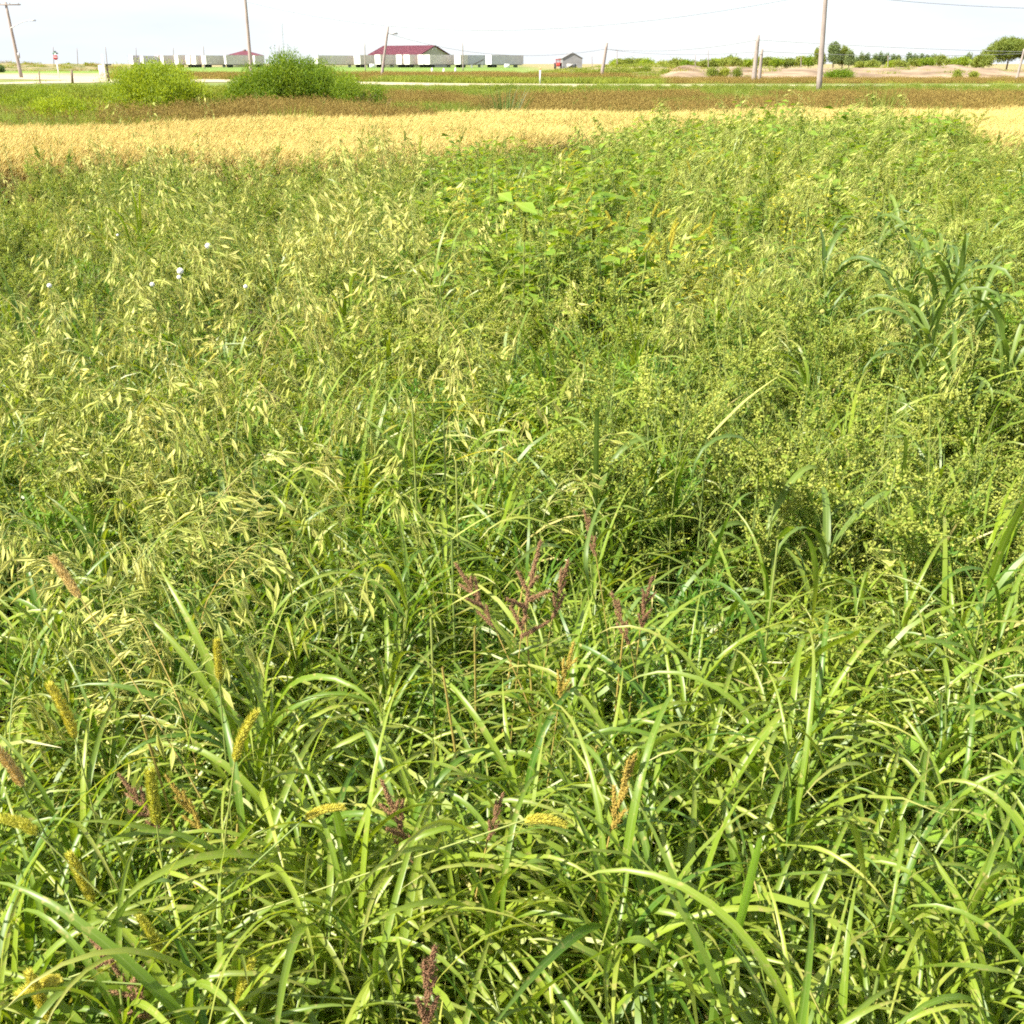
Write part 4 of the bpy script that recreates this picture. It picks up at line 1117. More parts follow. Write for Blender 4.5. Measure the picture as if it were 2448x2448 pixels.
for px, py in [(2290, 1830), (2430, 1830), (2370, 1990), (2440, 2150), (2390, 2190), (2290, 2080), (2330, 2290), (2440, 2330), (2200, 1700), (2420, 1500), (2350, 1450), (1310, 2290)]:
    broadweed(px, py, .62, 'vine with smooth bright green heart-shaped leaves between grass stems', 'heart-leaved vines', nl=8, leavesset=hl, name='heart_leaf_vine', cat='vine', spike=False)

# ---- single long blades that stand out across the view
def big_blade(pix, zs, w, mat, label, name='long_grass_leaf'):
    """a long leaf through given pixels at given heights; rooted in the soil"""
    lift = .07 if min(p[1] for p in pix) > 1450 else .03
    P = [onz(px, py, z + lift) for (px, py), z in zip(pix, zs)]
    c = np.array([tuple(p) for p in P]); m = 26
    tt = np.linspace(0, len(c) - 1, m); out = []
    for t in tt:                       # Catmull-Rom through the points
        i = min(int(t), len(c) - 2); f = t - i
        p0, p1, p2, p3 = c[max(i - 1, 0)], c[i], c[i + 1], c[min(i + 2, len(c) - 1)]
        out.append(.5 * ((2 * p1) + (-p0 + p2) * f + (2 * p0 - 5 * p1 + 4 * p2 - p3) * f * f + (-p0 + 3 * p1 - 3 * p2 + p3) * f ** 3))
    P = np.array(out); d = np.gradient(P, axis=0); d /= np.linalg.norm(d, axis=1)[:, None]
    lat = np.cross(d, [0, 0, 1.]); lat /= np.linalg.norm(lat, axis=1)[:, None] + 1e-6
    lat = lat + np.array([0, 0, .25]); lat -= (lat * d).sum(1)[:, None] * d; lat /= np.linalg.norm(lat, axis=1)[:, None]
    for i in range(1, m):
        if np.dot(lat[i], lat[i - 1]) < 0: lat[i] = -lat[i]
    nor = np.cross(d, lat); nor *= np.sign((nor * [0, 0, 1]).sum(1) + 1e-6)[:, None]
    s = np.linspace(0, 1, m); wid = w * .5 * np.minimum(1, .5 + s * 3) * (1 - s ** 3) ** .7; wid[-1] = .0002
    V = np.concatenate([P - lat * wid[:, None] + nor * (wid * .25)[:, None], P, P + lat * wid[:, None] + nor * (wid * .25)[:, None]])
    A = np.concatenate([np.stack([np.full(m, u), s, np.full(m, .35)], 1) for u in (-1, 0, 1)])
    q = [(i, m + i, m + i + 1, i + 1) for i in range(m - 1)] + [(m + i, 2 * m + i, 2 * m + i + 1, m + i + 1) for i in range(m - 1)]
    base = P[0].copy(); o_ = np.array([base[0], base[1], 0])
    t = thing(name, label, 'grass leaf', tuple(o_), 0)
    mb = MB(); mb.add(V - o_, A, quads=q, mat=mat); mb.obj('leaf', t)
    mb = MB(); tube(mb, [(0, .015, 0), (0, .005, base[2] * .5), (0, 0, base[2])], .0028, .0022, 6, 'stem'); mb.obj('stem', t)
BB = [
    ([(1195, 2500), (1290, 2380), (1420, 2290), (1530, 2250), (1620, 2330), (1700, 2420)], [.45, .62, .74, .80, .74, .60], .017, 'widest pale green blade sweeping up from the bottom of the view', 'blade'),
    ([(1180, 2440), (1170, 2250), (1190, 2130), (1260, 2065), (1330, 2080), (1400, 2200), (1440, 2300)], [.40, .58, .70, .78, .76, .66, .55], .012, 'tall arching blade forming a full bow beside the widest one', 'blade'),
    ([(240, 2330), (285, 2190), (370, 2110), (440, 2125), (500, 2170)], [.45, .68, .78, .76, .68], .010, 'blue-green blade bowing over the small foxtails', 'blue_blade'),
    ([(200, 2060), (290, 1990), (370, 1900), (450, 1855), (520, 1870)], [.62, .70, .77, .80, .76], .011, 'straight pale blade lying diagonally behind the narrow foxtail', 'blade'),
    ([(310, 2320), (430, 2215), (560, 2140), (650, 2090), (720, 2085)], [.55, .68, .74, .77, .72], .012, 'bright green blade rising through the dry stems', 'blade'),
    ([(520, 2080), (600, 1980), (680, 1900)], [.6, .72, .78], .014, 'broad green blade between foxtails catching the sun', 'blade'),
    ([(900, 1810), (1000, 1760), (1110, 1730), (1200, 1735), (1290, 1790)], [.6, .72, .80, .82, .74], .010, 'long flat bow of a blade above the tangled grass', 'blade'),
    ([(850, 1900), (960, 1830), (1060, 1830), (1150, 1890), (1230, 2010)], [.62, .74, .80, .76, .62], .011, 'blade curving down to a dark point below the long flat bow', 'blade'),
    ([(1900, 1640), (1960, 1560), (2040, 1520), (2060, 1500), (2130, 1520), (2200, 1600), (2260, 1670)], [.55, .70, .80, .82, .82, .74, .62], .011, 'bright blade folded like a tent among the grasses', 'blade'),
    ([(1860, 1290), (1900, 1260), (1940, 1310), (1950, 1400), (1940, 1490)], [.84, .90, .86, .76, .62], .012, 'pale blade with a sharp bend hanging before the bumpy weeds', 'blade'),
    ([(2360, 1410), (2400, 1300), (2450, 1200), (2490, 1130)], [.70, .82, .92, .98], .014, 'upright bright blade at the edge beside the bumpy weeds', 'blade'),
    ([(2150, 1200), (2165, 1060), (2140, 1045), (2100, 1040)], [.60, .86, .90, .90], .009, 'thin blade bent over at its top before the bumpy weeds', 'blue_blade'),
    ([(1780, 2010), (1850, 1990), (1950, 1960), (2030, 1970), (2060, 2060), (2070, 2190)], [.6, .68, .76, .78, .66, .5], .012, 'green blade bent over into a hook near the heart leaves', 'blade'),
    ([(1640, 2010), (1740, 1900), (1850, 1740), (1930, 1760), (1980, 1850)], [.6, .70, .80, .76, .66], .010, 'long blade arching over the dark hollow', 'blade'),
    ([(1620, 2200), (1750, 2120), (1900, 2090), (2060, 2100), (2240, 2180)], [.58, .68, .74, .72, .6], .008, 'thin level blade crossing other blades low in the grass', 'blade'),
    ([(1700, 2400), (1760, 2240), (1800, 2080), (1820, 2000)], [.5, .64, .76, .82], .012, 'sunlit yellow-green blade standing nearly straight', 'lime'),
    ([(2100, 2330), (2250, 2310), (2380, 2320), (2500, 2350)], [.62, .70, .72, .66], .013, 'wide level blade near the bottom corner', 'blade'),
    ([(1480, 1700), (1440, 1500), (1400, 1340), (1440, 1200), (1490, 1200)], [.45, .68, .82, .88, .86], .009, 'tall thin blade curving over beside the red seed heads', 'blue_blade'),
    ([(1690, 1380), (1740, 1240), (1790, 1180), (1860, 1190)], [.68, .84, .88, .84], .008, 'small bowed blade at the foot of the bumpy weeds', 'blade'),
    ([(1420, 1290), (1425, 1100), (1428, 985), (1440, 975)], [.55, .80, .93, .94], .012, 'stiff upright blue-green leaf in front of the bumpy weeds', 'blue_blade'),
    ([(800, 1400), (880, 1345), (960, 1350), (1040, 1400)], [.74, .82, .82, .74], .009, 'flat bowed leaf near the dark brown seed head', 'blade'),
]
for pix, zs, w, lb, mt in BB: big_blade(pix, zs, w, mt, lb)
for pix, zs, lb in [([(985, 962), (1060, 962), (1140, 960)], [.93, .95, .94], 'upper yellow blade lying level above the middle of the weeds'),
                    ([(1060, 980), (1130, 985), (1200, 1000), (1240, 1040)], [.9, .92, .91, .86], 'second yellow blade lying just under the level one'),
                    ([(1090, 1100), (1150, 1080), (1200, 1080), (1250, 1120), (1290, 1160)], [.84, .88, .88, .85, .8], 'lower yellow blade with a kink above the red seed head')]:
    big_blade(pix, zs, .0085, 'yellow', lb, 'yellow_grass_leaf')
for pix, zs, lb in [([(1080, 1290), (1140, 1250), (1200, 1220)], [.80, .83, .85], 'long dry cream husk slanting above the big red head'),
                    ([(1030, 1475), (1090, 1440), (1155, 1405)], [.76, .80, .82], 'longest dry cream husk slanting beside the dark brown head'),
                    ([(1690, 1050), (1780, 960), (1860, 900)], [.8, .86, .9], 'dry straw blade slanting among the bumpy weeds')]:
    big_blade(pix, zs, .0095, 'husk', lb, 'dry_husk')

# ---- white round flower heads among the left weeds
def puff(px, py, z, r, label, mat='puff'):
    x, y = place(px, py, z); t = thing('white_flower', label, 'flower', (x, y, 0), 0, 'white round flower heads')
    mb = MB(); n = 260
    g = np.arange(n) + .5; ph = np.arccos(1 - 2 * g / n); th = math.pi * (1 + 5 ** .5) * g
    d = np.stack([np.cos(th) * np.sin(ph), np.sin(th) * np.sin(ph), np.cos(ph)], 1)
    bumps(mb, d * r * .82 * rng.uniform(.93, 1.05, n)[:, None], r * .17, mat, d, 1.4)
    child('flower_head', mb.mesh('flower_head'), t, (0, 0, z))
    mb = MB(); tube(mb, [(0, .01, 0), (0, .004, z * .5), (0, 0, z - r * .8)], .0022, .0016, 5, 'stem'); mb.obj('stem', t)
puff(497, 588, .90, .0125, 'highest white flower head, round and alone among oats')
puff(431, 648, .90, .0125, 'round white flower head above a smaller one')
puff(428, 663, .88, .0085, 'small white flower head tucked under a rounder one')
puff(364, 680, .88, .0085, 'small round white flower head lowest among the four')
puff(118, 683, .88, .0085, 'pale flower head partly hidden by oat husks')
puff(587, 685, .87, .0075, 'pale flower bud on a stalk next to level oat husks')
puff(281, 562, .9, .006, 'tiny white flower speck amid the grey-green weeds')
puff(1966, 745, .88, .008, 'cream seed pod hanging above the bumpy weeds', 'husk')

# ---- wispy stalks seen against the wheat
wk = [p_wisp(ru(1.1, 1.35)) for _ in range(6)]
for i in range(140):
    px = rr2.choice([rr2.uniform(-50, 2460), rr2.uniform(900, 2200)])
    py0 = float(np.interp(px, EDGE_PX, EDGE_PY)) + rr2.uniform(2, 55)
    x, y = place(px, py0, .8)
    o = bpy.data.objects.new('wispy_stalk', random.choice(wk)); C.objects.link(o); o.location = (x, y, 0); o.rotation_euler = (ru(-.08, .08), ru(-.08, .08), ru(0, 6.28))
    s = ru(.85, 1.12); o.scale = (s, s, s)
    tag(o, 'thin branching green stalk rising against the ripe wheat', 'weed stalk', 'wispy stalks along the wheat edge')

# ================================================================== SHRUBS AND TREES
def crown_mesh(blobs, nleaf, L, mat, up=.5, seed=0, jag=.12, lw=.35, clump=.10, nclump=None):
    """leaves gathered in small sprays over the surface and through the volume of overlapping ellipsoids"""
    r = np.random.default_rng(seed); mb = MB()
    vols = np.array([b[3] * b[4] * b[5] for b in blobs]) ** .66; vols /= vols.sum()
    main = np.array(blobs, float); sub = []
    for k in r.choice(len(blobs), 34 + 14 * len(blobs), p=vols):     # boughs: smaller masses standing out of each dome
        b = main[k]; d = r.normal(size=3); d /= np.linalg.norm(d); d[2] = abs(d[2]) * 1.1 - .35
        f = r.uniform(.4, .82); q = r.uniform(.26, .42)
        sub.append([b[0] + d[0] * b[3] * f, b[1] + d[1] * b[4] * f, max(b[2] + d[2] * b[5] * f, b[5] * q), b[3] * q, b[4] * q, b[5] * q * 1.15])
    blobs = np.array(sub)
    vols = (blobs[:, 3] * blobs[:, 4] * blobs[:, 5]) ** .66; vols /= vols.sum()
    nc = nclump or max(30, nleaf // 14)
    ks = r.choice(len(blobs), nc, p=vols)
    B = blobs[ks]
    d = r.normal(size=(nc, 3)); d /= np.linalg.norm(d, axis=1)[:, None]
    d[:, 2] = np.where(d[:, 2] < -.8, -d[:, 2] * .5, d[:, 2])
    rad = r.uniform(.45, 1.0, nc) ** .5 + r.normal(size=nc) * jag
    cc = B[:, :3] + d * B[:, 3:6] * rad[:, None]
    per = nleaf // nc
    cen = np.repeat(cc, per, 0) + r.normal(size=(nc * per, 3)) * clump
    dd = np.repeat(d, per, 0)
    ax = dd * .6 + r.normal(size=cen.shape) * .5 + [0, 0, up]
    N = len(cen); Ls = r.uniform(.6, 1.3, N) * L
    leaves(mb, cen, r.normal(size=(N, 3)) * .7 + dd, ax, Ls, Ls * lw, mat, .15)
    return mb.mesh('crown')
def limbs_mesh(h, spread, n, r0, seed, base=(0, 0, 0)):
    r = random.Random(seed); mb = MB()
    for i in range(n):
        az = i * 2.4 + r.uniform(-.4, .4); ln = spread * r.uniform(.4, 1)
        s = np.linspace(0, 1, 6)
        P = np.stack([np.cos(az) * ln * s ** 1.3 + .04 * np.sin(s * 7 + i), np.sin(az) * ln * s ** 1.3, h * r.uniform(.6, .95) * s], 1) + base
        tube(mb, P, r0 * r.uniform(.6, 1), r0 * .2, 6, 'bark')
    return mb
def shrub(px, D, blobs_px, nleaf, L, mat, label, name='willow_shrub', cat='shrub', group=None, seed=1, up=.9, jag=.09, lw=.32, clump=.08):
    """blobs_px: (dx px, top py, half-width px) of each dome"""
    o = pt(px, 200, D); g = gz(D)
    t = thing(name, label, cat, (o.x, D, g), 0, group)
    kx = 1 / (FPX / (D * CT)); bl_ = []
    for dx, ty, hw in blobs_px:
        top = pt(px, ty - (7 if D < 60 else 2), D).z - g; w = hw * kx * 1.16
        bl_.append((dx * kx, ru(-.3, .3) * w, top * .48, w, w * .85, top * .52))
    child('crown', crown_mesh(bl_, nleaf, L, mat, up, seed, jag, lw, clump), t)
    b = MB()
    for q, (cx, cy, cz, a_, b_, c_) in enumerate(bl_):
        m_ = limbs_mesh(cz * 1.5, a_ * .8, 9, .02, seed + q, (cx, cy, 0)); off = b.n
        for V, A in zip(m_.V, m_.A): b.V.append(V); b.A.append(A)
        for Q in m_.Q: b.Q.append(Q + off)
        for k in m_.QM: b.QM.append(k)
        b.n += m_.n; b.mats = m_.mats
    b.obj('trunk', t)
    return t
shrub(375, 34, [(0, 136, 92), (-60, 160, 58), (62, 156, 58), (5, 146, 108)], 46000, .07, 'willow', 'rounded willow shrub with dense bright leaves, smaller of the two', group='willow shrubs in the ditch', seed=4)
shrub(700, 35, [(0, 124, 85), (-75, 150, 80), (70, 142, 80), (-120, 175, 45), (150, 172, 70), (205, 196, 40)], 80000, .07, 'willow', 'largest willow shrub, sloping down to one side below the roof of the maroon building', group='willow shrubs in the ditch', seed=8)
for i, (px, D, ty, hw) in enumerate([(90, 38, 207, 75), (190, 35, 206, 75), (255, 37, 196, 60), (10, 40, 207, 70), (150, 27, 232, 70), (510, 45, 205, 40), (-120, 40, 206, 110)]):
    shrub(px, D, [(0, ty, hw), (hw * .7, ty + 5, hw * .8), (-hw * .7, ty + 6, hw * .7)], 15000, .06, 'olive_grass' if i % 2 else 'willow',
          ['low yellow-green shrub in the ditch nearest the leaning lamp pole', 'low olive shrub below the wooden post', 'low green shrub touching the smaller willow', 'low olive shrub at the end of the ditch', 'low yellowish shrub in front of the other ditch shrubs', 'small olive shrub in the gap between two willows', 'wide shrub further along the ditch'][i], 'ditch_shrub', 'shrub', 'low shrubs in the ditch', 20 + i, .9, .12)
shrub(2005, 96, [(0, 170, 28), (-18, 176, 18), (20, 178, 20)], 6000, .13, 'willow', 'round green bush beyond the road next to the tall wooden pole', 'green_bush', 'bush', None, 31, .6, .08, .4, .15)
for i, (px, D, ty, hw) in enumerate([(1400, 112, 176, 14), (1425, 110, 174, 14), (1380, 112, 177, 12), (1345, 113, 177, 12), (1465, 115, 170, 16), (1490, 116, 165, 16), (1520, 118, 162, 16), (1545, 118, 160, 12), (1700, 104, 164, 12), (1730, 104, 163, 14), (1760, 104, 166, 9), (2285, 104, 173, 8), (2325, 104, 177, 7), (1590, 116, 170, 12)]):
    shrub(px, D, [(0, ty, hw)], 1300, .13, 'green_grass' if i % 3 else 'olive_grass', 'low green bush growing on the bank beyond the road', 'bank_bush', 'bush', 'bushes on the banks beyond the road', 50 + i, .5, .15, .5, .15)

for i, (px, py, hw, hh, lb) in enumerate([(1208, 250, 14, 1.25, 'dark green reed tuft alone at the far rim of the wheat'), (685, 262, 34, .95, 'bright green grass tuft below the largest willow'), (1540, 262, 26, .8, 'yellow-green grass tuft between two brown stretches of the ditch'),
                             (2105, 243, 30, 1.25, 'tall bright green grass tuft behind the tallest pole'), (2180, 255, 22, .8, 'low green grass tuft near the tall bright one'), (2240, 252, 20, .9, 'green grass tuft, last of the row beyond the wheat'), (1310, 262, 22, .7, 'low green tuft in the brown ditch grass'), (2440, 245, 24, 1.0, 'green tuft in the ditch at the edge of view')]):
    D = FARD(px) + 1.2; w = hw * D * CT / FPX; mb = MB(); g = gz(D)
    for _ in range(170):
        a = ru(0, 6.28); q = ru(0, 1) ** .6 * w
        blade(mb, (q * math.cos(a), q * math.sin(a) * .7, 0), a, ru(1.25, 1.56), ru(.1, .7), hh * 1.1 * ru(.6, 1.08), ru(.010, .020), n=5, mat='green_grass' if i != 0 else 'blue_blade', fold=0, twist=ru(-1, 1))
    o = mb.obj('grass_tuft'); o.location = (pt(px, 240, D).x, D, g); tag(o, lb, 'grass tuft', 'green tufts in the ditch grass')

def tree(px, D, base_py, top_py, hw, mat, label, group, seed, name='tree', shape='round', n=2600):
    o = pt(px, base_py, D); z0 = gz(D); top = pt(px, top_py, D).z; h = top - z0; w = hw * D * CT / FPX
    t = thing(name, label, 'tree', (o.x, D, z0), 0, group)
    if shape == 'poplar': bl_ = [(0, 0, h * .55, w * .8, w * .8, h * .45), (w * .1, 0, h * .35, w, w, h * .28), (-w * .3, 0, h * .62, w * .55, w * .5, h * .3)]
    else:
        r = random.Random(seed)
        bl_ = [(0, 0, h * .62, w * .75, w * .7, h * .38)] + [(r.uniform(-.6, .6) * w, r.uniform(-.5, .5) * w, h * r.uniform(.35, .7), w * r.uniform(.35, .55), w * .45, h * r.uniform(.2, .3)) for _ in range(6)]
    L = .30 if D < 310 else .42
    child('crown', crown_mesh(bl_, int(n * (2.6 if D < 310 else 1.5)), L, mat, .4, seed, .05, .6, L * .9, n // 10), t)
    mb = MB(); s = np.linspace(0, 1, 7)
    tube(mb, np.stack([.05 * np.sin(s * 4), 0 * s, h * .8 * s], 1), h * .028, h * .008, 7, 'bark')
    for i in range(5):
        az = i * 2.4; z_ = h * (.25 + .1 * i); q = np.linspace(0, 1, 4)
        tube(mb, np.stack([np.cos(az) * w * .6 * q, np.sin(az) * w * .6 * q, z_ + h * .2 * q], 1), h * .012, h * .004, 5, 'bark')
    mb.obj('trunk', t)
    return t
tree(2405, 255, 170, 86, 58, 'tree', 'largest broad tree with olive crown behind the dirt bank', 'trees behind the bank', 71, shape='round', n=12000)
tree(2350, 250, 170, 132, 26, 'tree', 'small broad tree leaning against the largest one', 'trees behind the bank', 72, n=3500)
tree(2470, 262, 170, 100, 50, 'tree', 'broad tree beyond the largest one at the edge of view', 'trees behind the bank', 73, n=6000)
tree(1990, 300, 166, 96, 17, 'poplar', 'tallest poplar just beside the tall wooden pole', 'trees behind the bank', 74, 'poplar_tree', 'poplar', 5200)
tree(1955, 300, 166, 111, 13, 'tree', 'rounded dark tree half hidden by the tall wooden pole', 'trees behind the bank', 75, 'tree', 'poplar', 3500)
tree(2012, 302, 166, 108, 13, 'tree', 'poplar with a yellow patch in its crown', 'trees behind the bank', 76, 'poplar_tree', 'poplar', 3200)
tree(2028, 298, 166, 117, 10, 'poplar', 'shorter poplar at the end of the dense group', 'trees behind the bank', 77, 'poplar_tree', 'poplar', 3000)
for i, (px, ty, hw) in enumerate([(2057, 125, 5), (2070, 126, 5), (2090, 127, 6), (2103, 125, 7), (2116, 126, 7), (2133, 128, 7), (2145, 130, 5), (2170, 126, 6), (2185, 133, 7), (2200, 127, 6), (2214, 126, 6), (2228, 128, 7), (2045, 137, 4), (2312, 128, 8), (2328, 136, 6)]):
    tree(px, 400, 164, ty, hw, 'poplar', 'slim distant poplar in the row above the dirt bank', 'slim distant poplars', 90 + i, 'poplar_tree', 'poplar', 900)
for i, (px, ty, hw) in enumerate([(1480, 141, 12), (1500, 138, 16), (1525, 138, 16), (1548, 144, 12), (1590, 146, 14), (1615, 144, 14), (1640, 146, 14), (1665, 148, 13), (1690, 145, 14), (1712, 143, 13), (1735, 142, 14), (1758, 141, 14), (1785, 141, 14), (1810, 141, 15), (1835, 140, 15), (1860, 140, 15), (1885, 140, 15), (1910, 139, 15), (1932, 138, 12), (2060, 148, 14), (2085, 148, 15), (2130, 149, 14), (2155, 150, 13), (2185, 145, 14), (2215, 143, 15), (2250, 133, 14), (2275, 142, 12), (2300, 140, 14), (2335, 146, 12)]):
    tree(px + rr2.uniform(-5, 5), 330 + rr2.uniform(-14, 14), 165, ty + rr2.uniform(-3, 5), hw * rr2.uniform(1.2, 2.0), 'tree' if i % 3 else 'willow', 'low bushy tree in the hedge line ' + ('beyond the grassy mound' if px < 1700 else 'before the twin poles' if px < 1790 else 'between the twin poles and the tallest pole' if px < 1950 else 'under the slim poplars' if px < 2230 else 'beside the largest tree'), 'hedge line trees behind the bank', 120 + i, 'hedge_tree', 'round', 1500)
tree(1745, 420, 160, 131, 8, 'poplar', 'dark distant tree just before the twin wooden poles', 'trees behind the bank', 160, 'tree', 'poplar', 900)
for i, px in enumerate([25, 62, 165, 208, 222]):
    tree(px, 420, 160, [152, 153, 154, 153, 154][i], 5, 'tree', 'tiny distant tree on the dry horizon', 'tiny trees on the dry horizon', 170 + i, 'tree', 'round', 300)
tree(0, 190, 174, 164, 7, 'poplar', 'small dark bush beside the gravel yard', None, 180, 'dark_bush', 'round', 900)['category'] = 'bush'

# ================================================================== POLES AND WIRES
def pole(bpx, bpy_, tpx, tpy, D, r, label, group='utility poles', name='utility_pole', top=None, z0=None, mat='pole'):
    b = pt(bpx, bpy_, D); b.z = gz(D) - .2 if z0 is None else z0
    tp = pt(tpx, tpy, D)
    t = thing(name, label, 'utility pole', (b.x, D, b.z), 0, group)
    mb = MB(); s = np.linspace(0, 1, 8)
    tube(mb, [(0 + (tp.x - b.x) * f, 0, (tp.z - b.z) * f) for f in s], r, r * .66, 12, mat, cap=True); mb.obj('pole_shaft', t)
    return t, tp - b
# left pole with crossarm, lamp and transformer
t, v = pole(52, 189, 13, 5, 118, .19, 'leaning wooden pole with a crossarm and a curved street lamp')
mb = MB(); box(mb, (v.x, -.2, v.z - .25), (3.2, .1, .12), 'pole'); mb.obj('crossarm', t)
for k in (-1.4, -.5, .5, 1.4):
    mb = MB(); tube(mb, [(v.x + k, -.2, v.z - .19), (v.x + k, -.2, v.z + .02)], .05, .035, 8, 'metal', True); mb.obj('insulator', t)
f = (189 - 66) / 184.0
mb = MB(); q = np.linspace(0, 1, 8); tube(mb, np.stack([v.x * f + 2.2 * q, 0 * q - .1, v.z * f + .75 * np.sin(q * 1.5)], 1), .06, .05, 6, 'metal'); la = mb.obj('lamp_arm', t)
mb = MB(); box(mb, (v.x * f + 2.45, -.1, v.z * f + .74), (.55, .22, .13), 'metal'); mb.obj('lamp_head', la)
f = (189 - 130) / 184.0
mb = MB(); tube(mb, [(v.x * f + .26, -.1, v.z * f - .25), (v.x * f + .26, -.1, v.z * f + .25)], .12, .12, 8, 'metal', True); mb.obj('fuse_box', t)
POLES = {}
t, v = pole(603, 200, 583, -40, 95, .16, 'tall wooden pole rising behind the largest willow'); POLES['b'] = Vector(t.location) + v
t, v = pole(911, 193, 928, 64, 112, .15, 'leaning pole with a short lamp in front of the maroon building')
tl = Vector(t.location) + v; POLES['c'] = tl
mb = MB(); tube(mb, [(v.x, 0, v.z - .55), (v.x + .25, -.1, v.z - .6)], .03, .03, 6, 'metal'); mb.obj('lamp_arm', t)
mb = MB(); box(mb, (v.x + .55, -.1, v.z - .6), (.72, .24, .16), 'metal'); mb.obj('lamp_head', t)
t, v = pole(1436, 195, 1451, 102, 110, .19, 'thick short pole leaning beside the mound'); POLES['d'] = Vector(t.location) + v
t, v = pole(1801, 201, 1812.5, 84, 92, .22, 'taller of the twin poles beyond the road'); POLES['e'] = Vector(t.location) + v
t, v = pole(1814, 200, 1822, 117, 93, .16, 'shorter of the twin poles beyond the road'); POLES['f'] = Vector(t.location) + v
t, v = pole(1957, 222, 1978, -60, 64, .17, 'tallest nearest wooden pole rising from the ditch grass'); POLES['g'] = Vector(t.location) + v
t, v = pole(2428, 198, 2449, 117, 96, .12, 'slim leaning pole beside the largest tree'); POLES['h'] = Vector(t.location) + v
for i, (px, y0, y1) in enumerate([(127, 160, 112), (184, 158, 115), (252, 137, 112), (325, 160, 114), (414, 160, 114), (486, 140, 110), (667, 150, 107), (872, 166, 103), (1106, 165, 101), (1415, 164, 133), (1475, 160, 118), (1662, 158, 131), (1693, 158, 117), (1915, 155, 136), (2123, 155, 133)]):
    D = 300 if i not in (7, 8) else 230
    lb = ['thin far pole nearest the stop sign', 'thin far pole between the stop sign and the white sign', 'thin far pole above the white sign', 'thin far pole at the start of the parked trailers', 'thin far pole above the smaller willow', 'thin far pole before the longest trailers', 'thin far pole above the largest willow', 'grey pole standing before the tan trailers', 'grey pole standing before the blue-grey trailer', 'faint pole beside the grey shed', 'thin pole at the edge of the hedge line', 'faint pole above the hedge line', 'thin dark pole above the hedge line', 'faint pole near the tall poplars', 'faint pole among the slim poplars'][i]
    pole(px + (1 if px > 1224 else 1), y0, px, y1, D, .12, lb, 'thin far poles')
t, v = pole(678, 140, 673.5, 46, 420, .14, 'slender radio mast above the largest willow', None, 'radio_mast', mat='metal'); t['category'] = 'mast'
for f in (.3, .5, .7, .9):
    mb = MB(); box(mb, (v.x * f, 0, v.z * f), (.9, .1, .1), 'metal'); mb.obj('mast_collar', t)

def wire(a, b, sag, label, r=.012, n=24):
    a, b = Vector(a), Vector(b); s = np.linspace(0, 1, n)
    P = np.array([tuple(a.lerp(b, f) - Vector((0, 0, sag * 4 * f * (1 - f)))) for f in s]); o_ = P[0].copy()
    mb = MB(); tube(mb, P - o_, r, r, 5, 'wire'); o = mb.obj('power_line'); o.location = tuple(o_)
    tag(o, label, 'power line', 'power lines')
wire(pt(584, 3, 95), pt(1973, -18, 64), 2.05, 'long sagging line strung between the two tallest poles', .016)
wire(pt(1973, -18, 64), pt(2900, 12, 62), .45, 'line leaving the tallest pole near the top of the sky', .016)
wire(tl - Vector((0, 0, .6)), POLES['d'] - Vector((0, 0, .55)), 1.2, 'line from the leaning lamp pole to the thick short pole', .020)
wire(POLES['d'] - Vector((0, 0, .55)), POLES['e'] - Vector((0, 0, .35)), .45, 'line rising from the thick short pole to the taller twin pole', .020)
wire(POLES['d'] - Vector((0, 0, .60)), POLES['f'] - Vector((0, 0, .18)), .35, 'lower line from the thick short pole to the shorter twin pole', .019)
wire(POLES['e'] - Vector((0, 0, .35)), pt(2900, 128, 90), .3, 'upper line passing behind the tallest nearest pole', .018)
wire(POLES['f'] - Vector((0, 0, .18)), pt(2449, 128, 96), .25, 'lower line running to the slim leaning pole', .018)
wire(pt(-30, 6, 118), pt(-900, 0, 118), .6, 'line leaving the crossarm pole', .016)

# ---- roadside
p = pt(141, 182, 112)
t = thing('stop_sign', 'red octagonal stop sign on a white post with street name plates above', 'stop sign', (p.x, 112, gz(112)))
top = pt(139, 128, 112).z - gz(112)
mb = MB(); tube(mb, [(0, 0, 0), (0, 0, top)], .07, .06, 8, 'white', True); mb.obj('post', t)
zc = pt(139, 137, 112).z - gz(112)
mb = MB(); prism(mb, [(.23 * math.cos(R(22.5 + 45 * k)) / .924, zc + .23 * math.sin(R(22.5 + 45 * k)) / .924) for k in range(8)], -.11, -.09, 'signred'); sp = mb.obj('sign_plate', t)
tx = bpy.data.curves.new('lettering', 'FONT'); tx.body = 'STOP'; tx.size = .17; tx.align_x = 'CENTER'; tx.align_y = 'CENTER'; tx.extrude = .002
to = bpy.data.objects.new('lettering', tx); tx.materials.append(M['white']); C.objects.link(to); bpy.context.view_layer.update()
lm = bpy.data.meshes.new_from_object(to); bpy.data.objects.remove(to)
lo = bpy.data.objects.new('lettering', lm); C.objects.link(lo); lo.parent = sp; lo.location = (0, -.115, zc); lo.rotation_euler = (math.pi / 2, 0, 0)
mb = MB(); box(mb, (0, 0, top + .02), (.55, .03, .13), 'signgreen'); mb.obj('street_name_plate', t)
mb = MB(); box(mb, (0, 0, top + .17), (.03, .5, .13), 'signgreen'); mb.obj('street_name_plate', t)
p = pt(248, 190, 92)
t = thing('notice_board', 'white board with a tall white post and a brown post beside the gravel yard', 'sign', (p.x, 92, gz(92)))
k = 92 * CT / FPX
mb = MB(); box(mb, (-.12, .05, pt(248, 168, 92).z - gz(92)), (10 * k, .06, 22 * k), 'white'); mb.obj('board', t)
mb = MB(); box(mb, (.18, -.05, 1.0), (4 * k, .12, 2.15), 'white'); mb.obj('white_post', t)
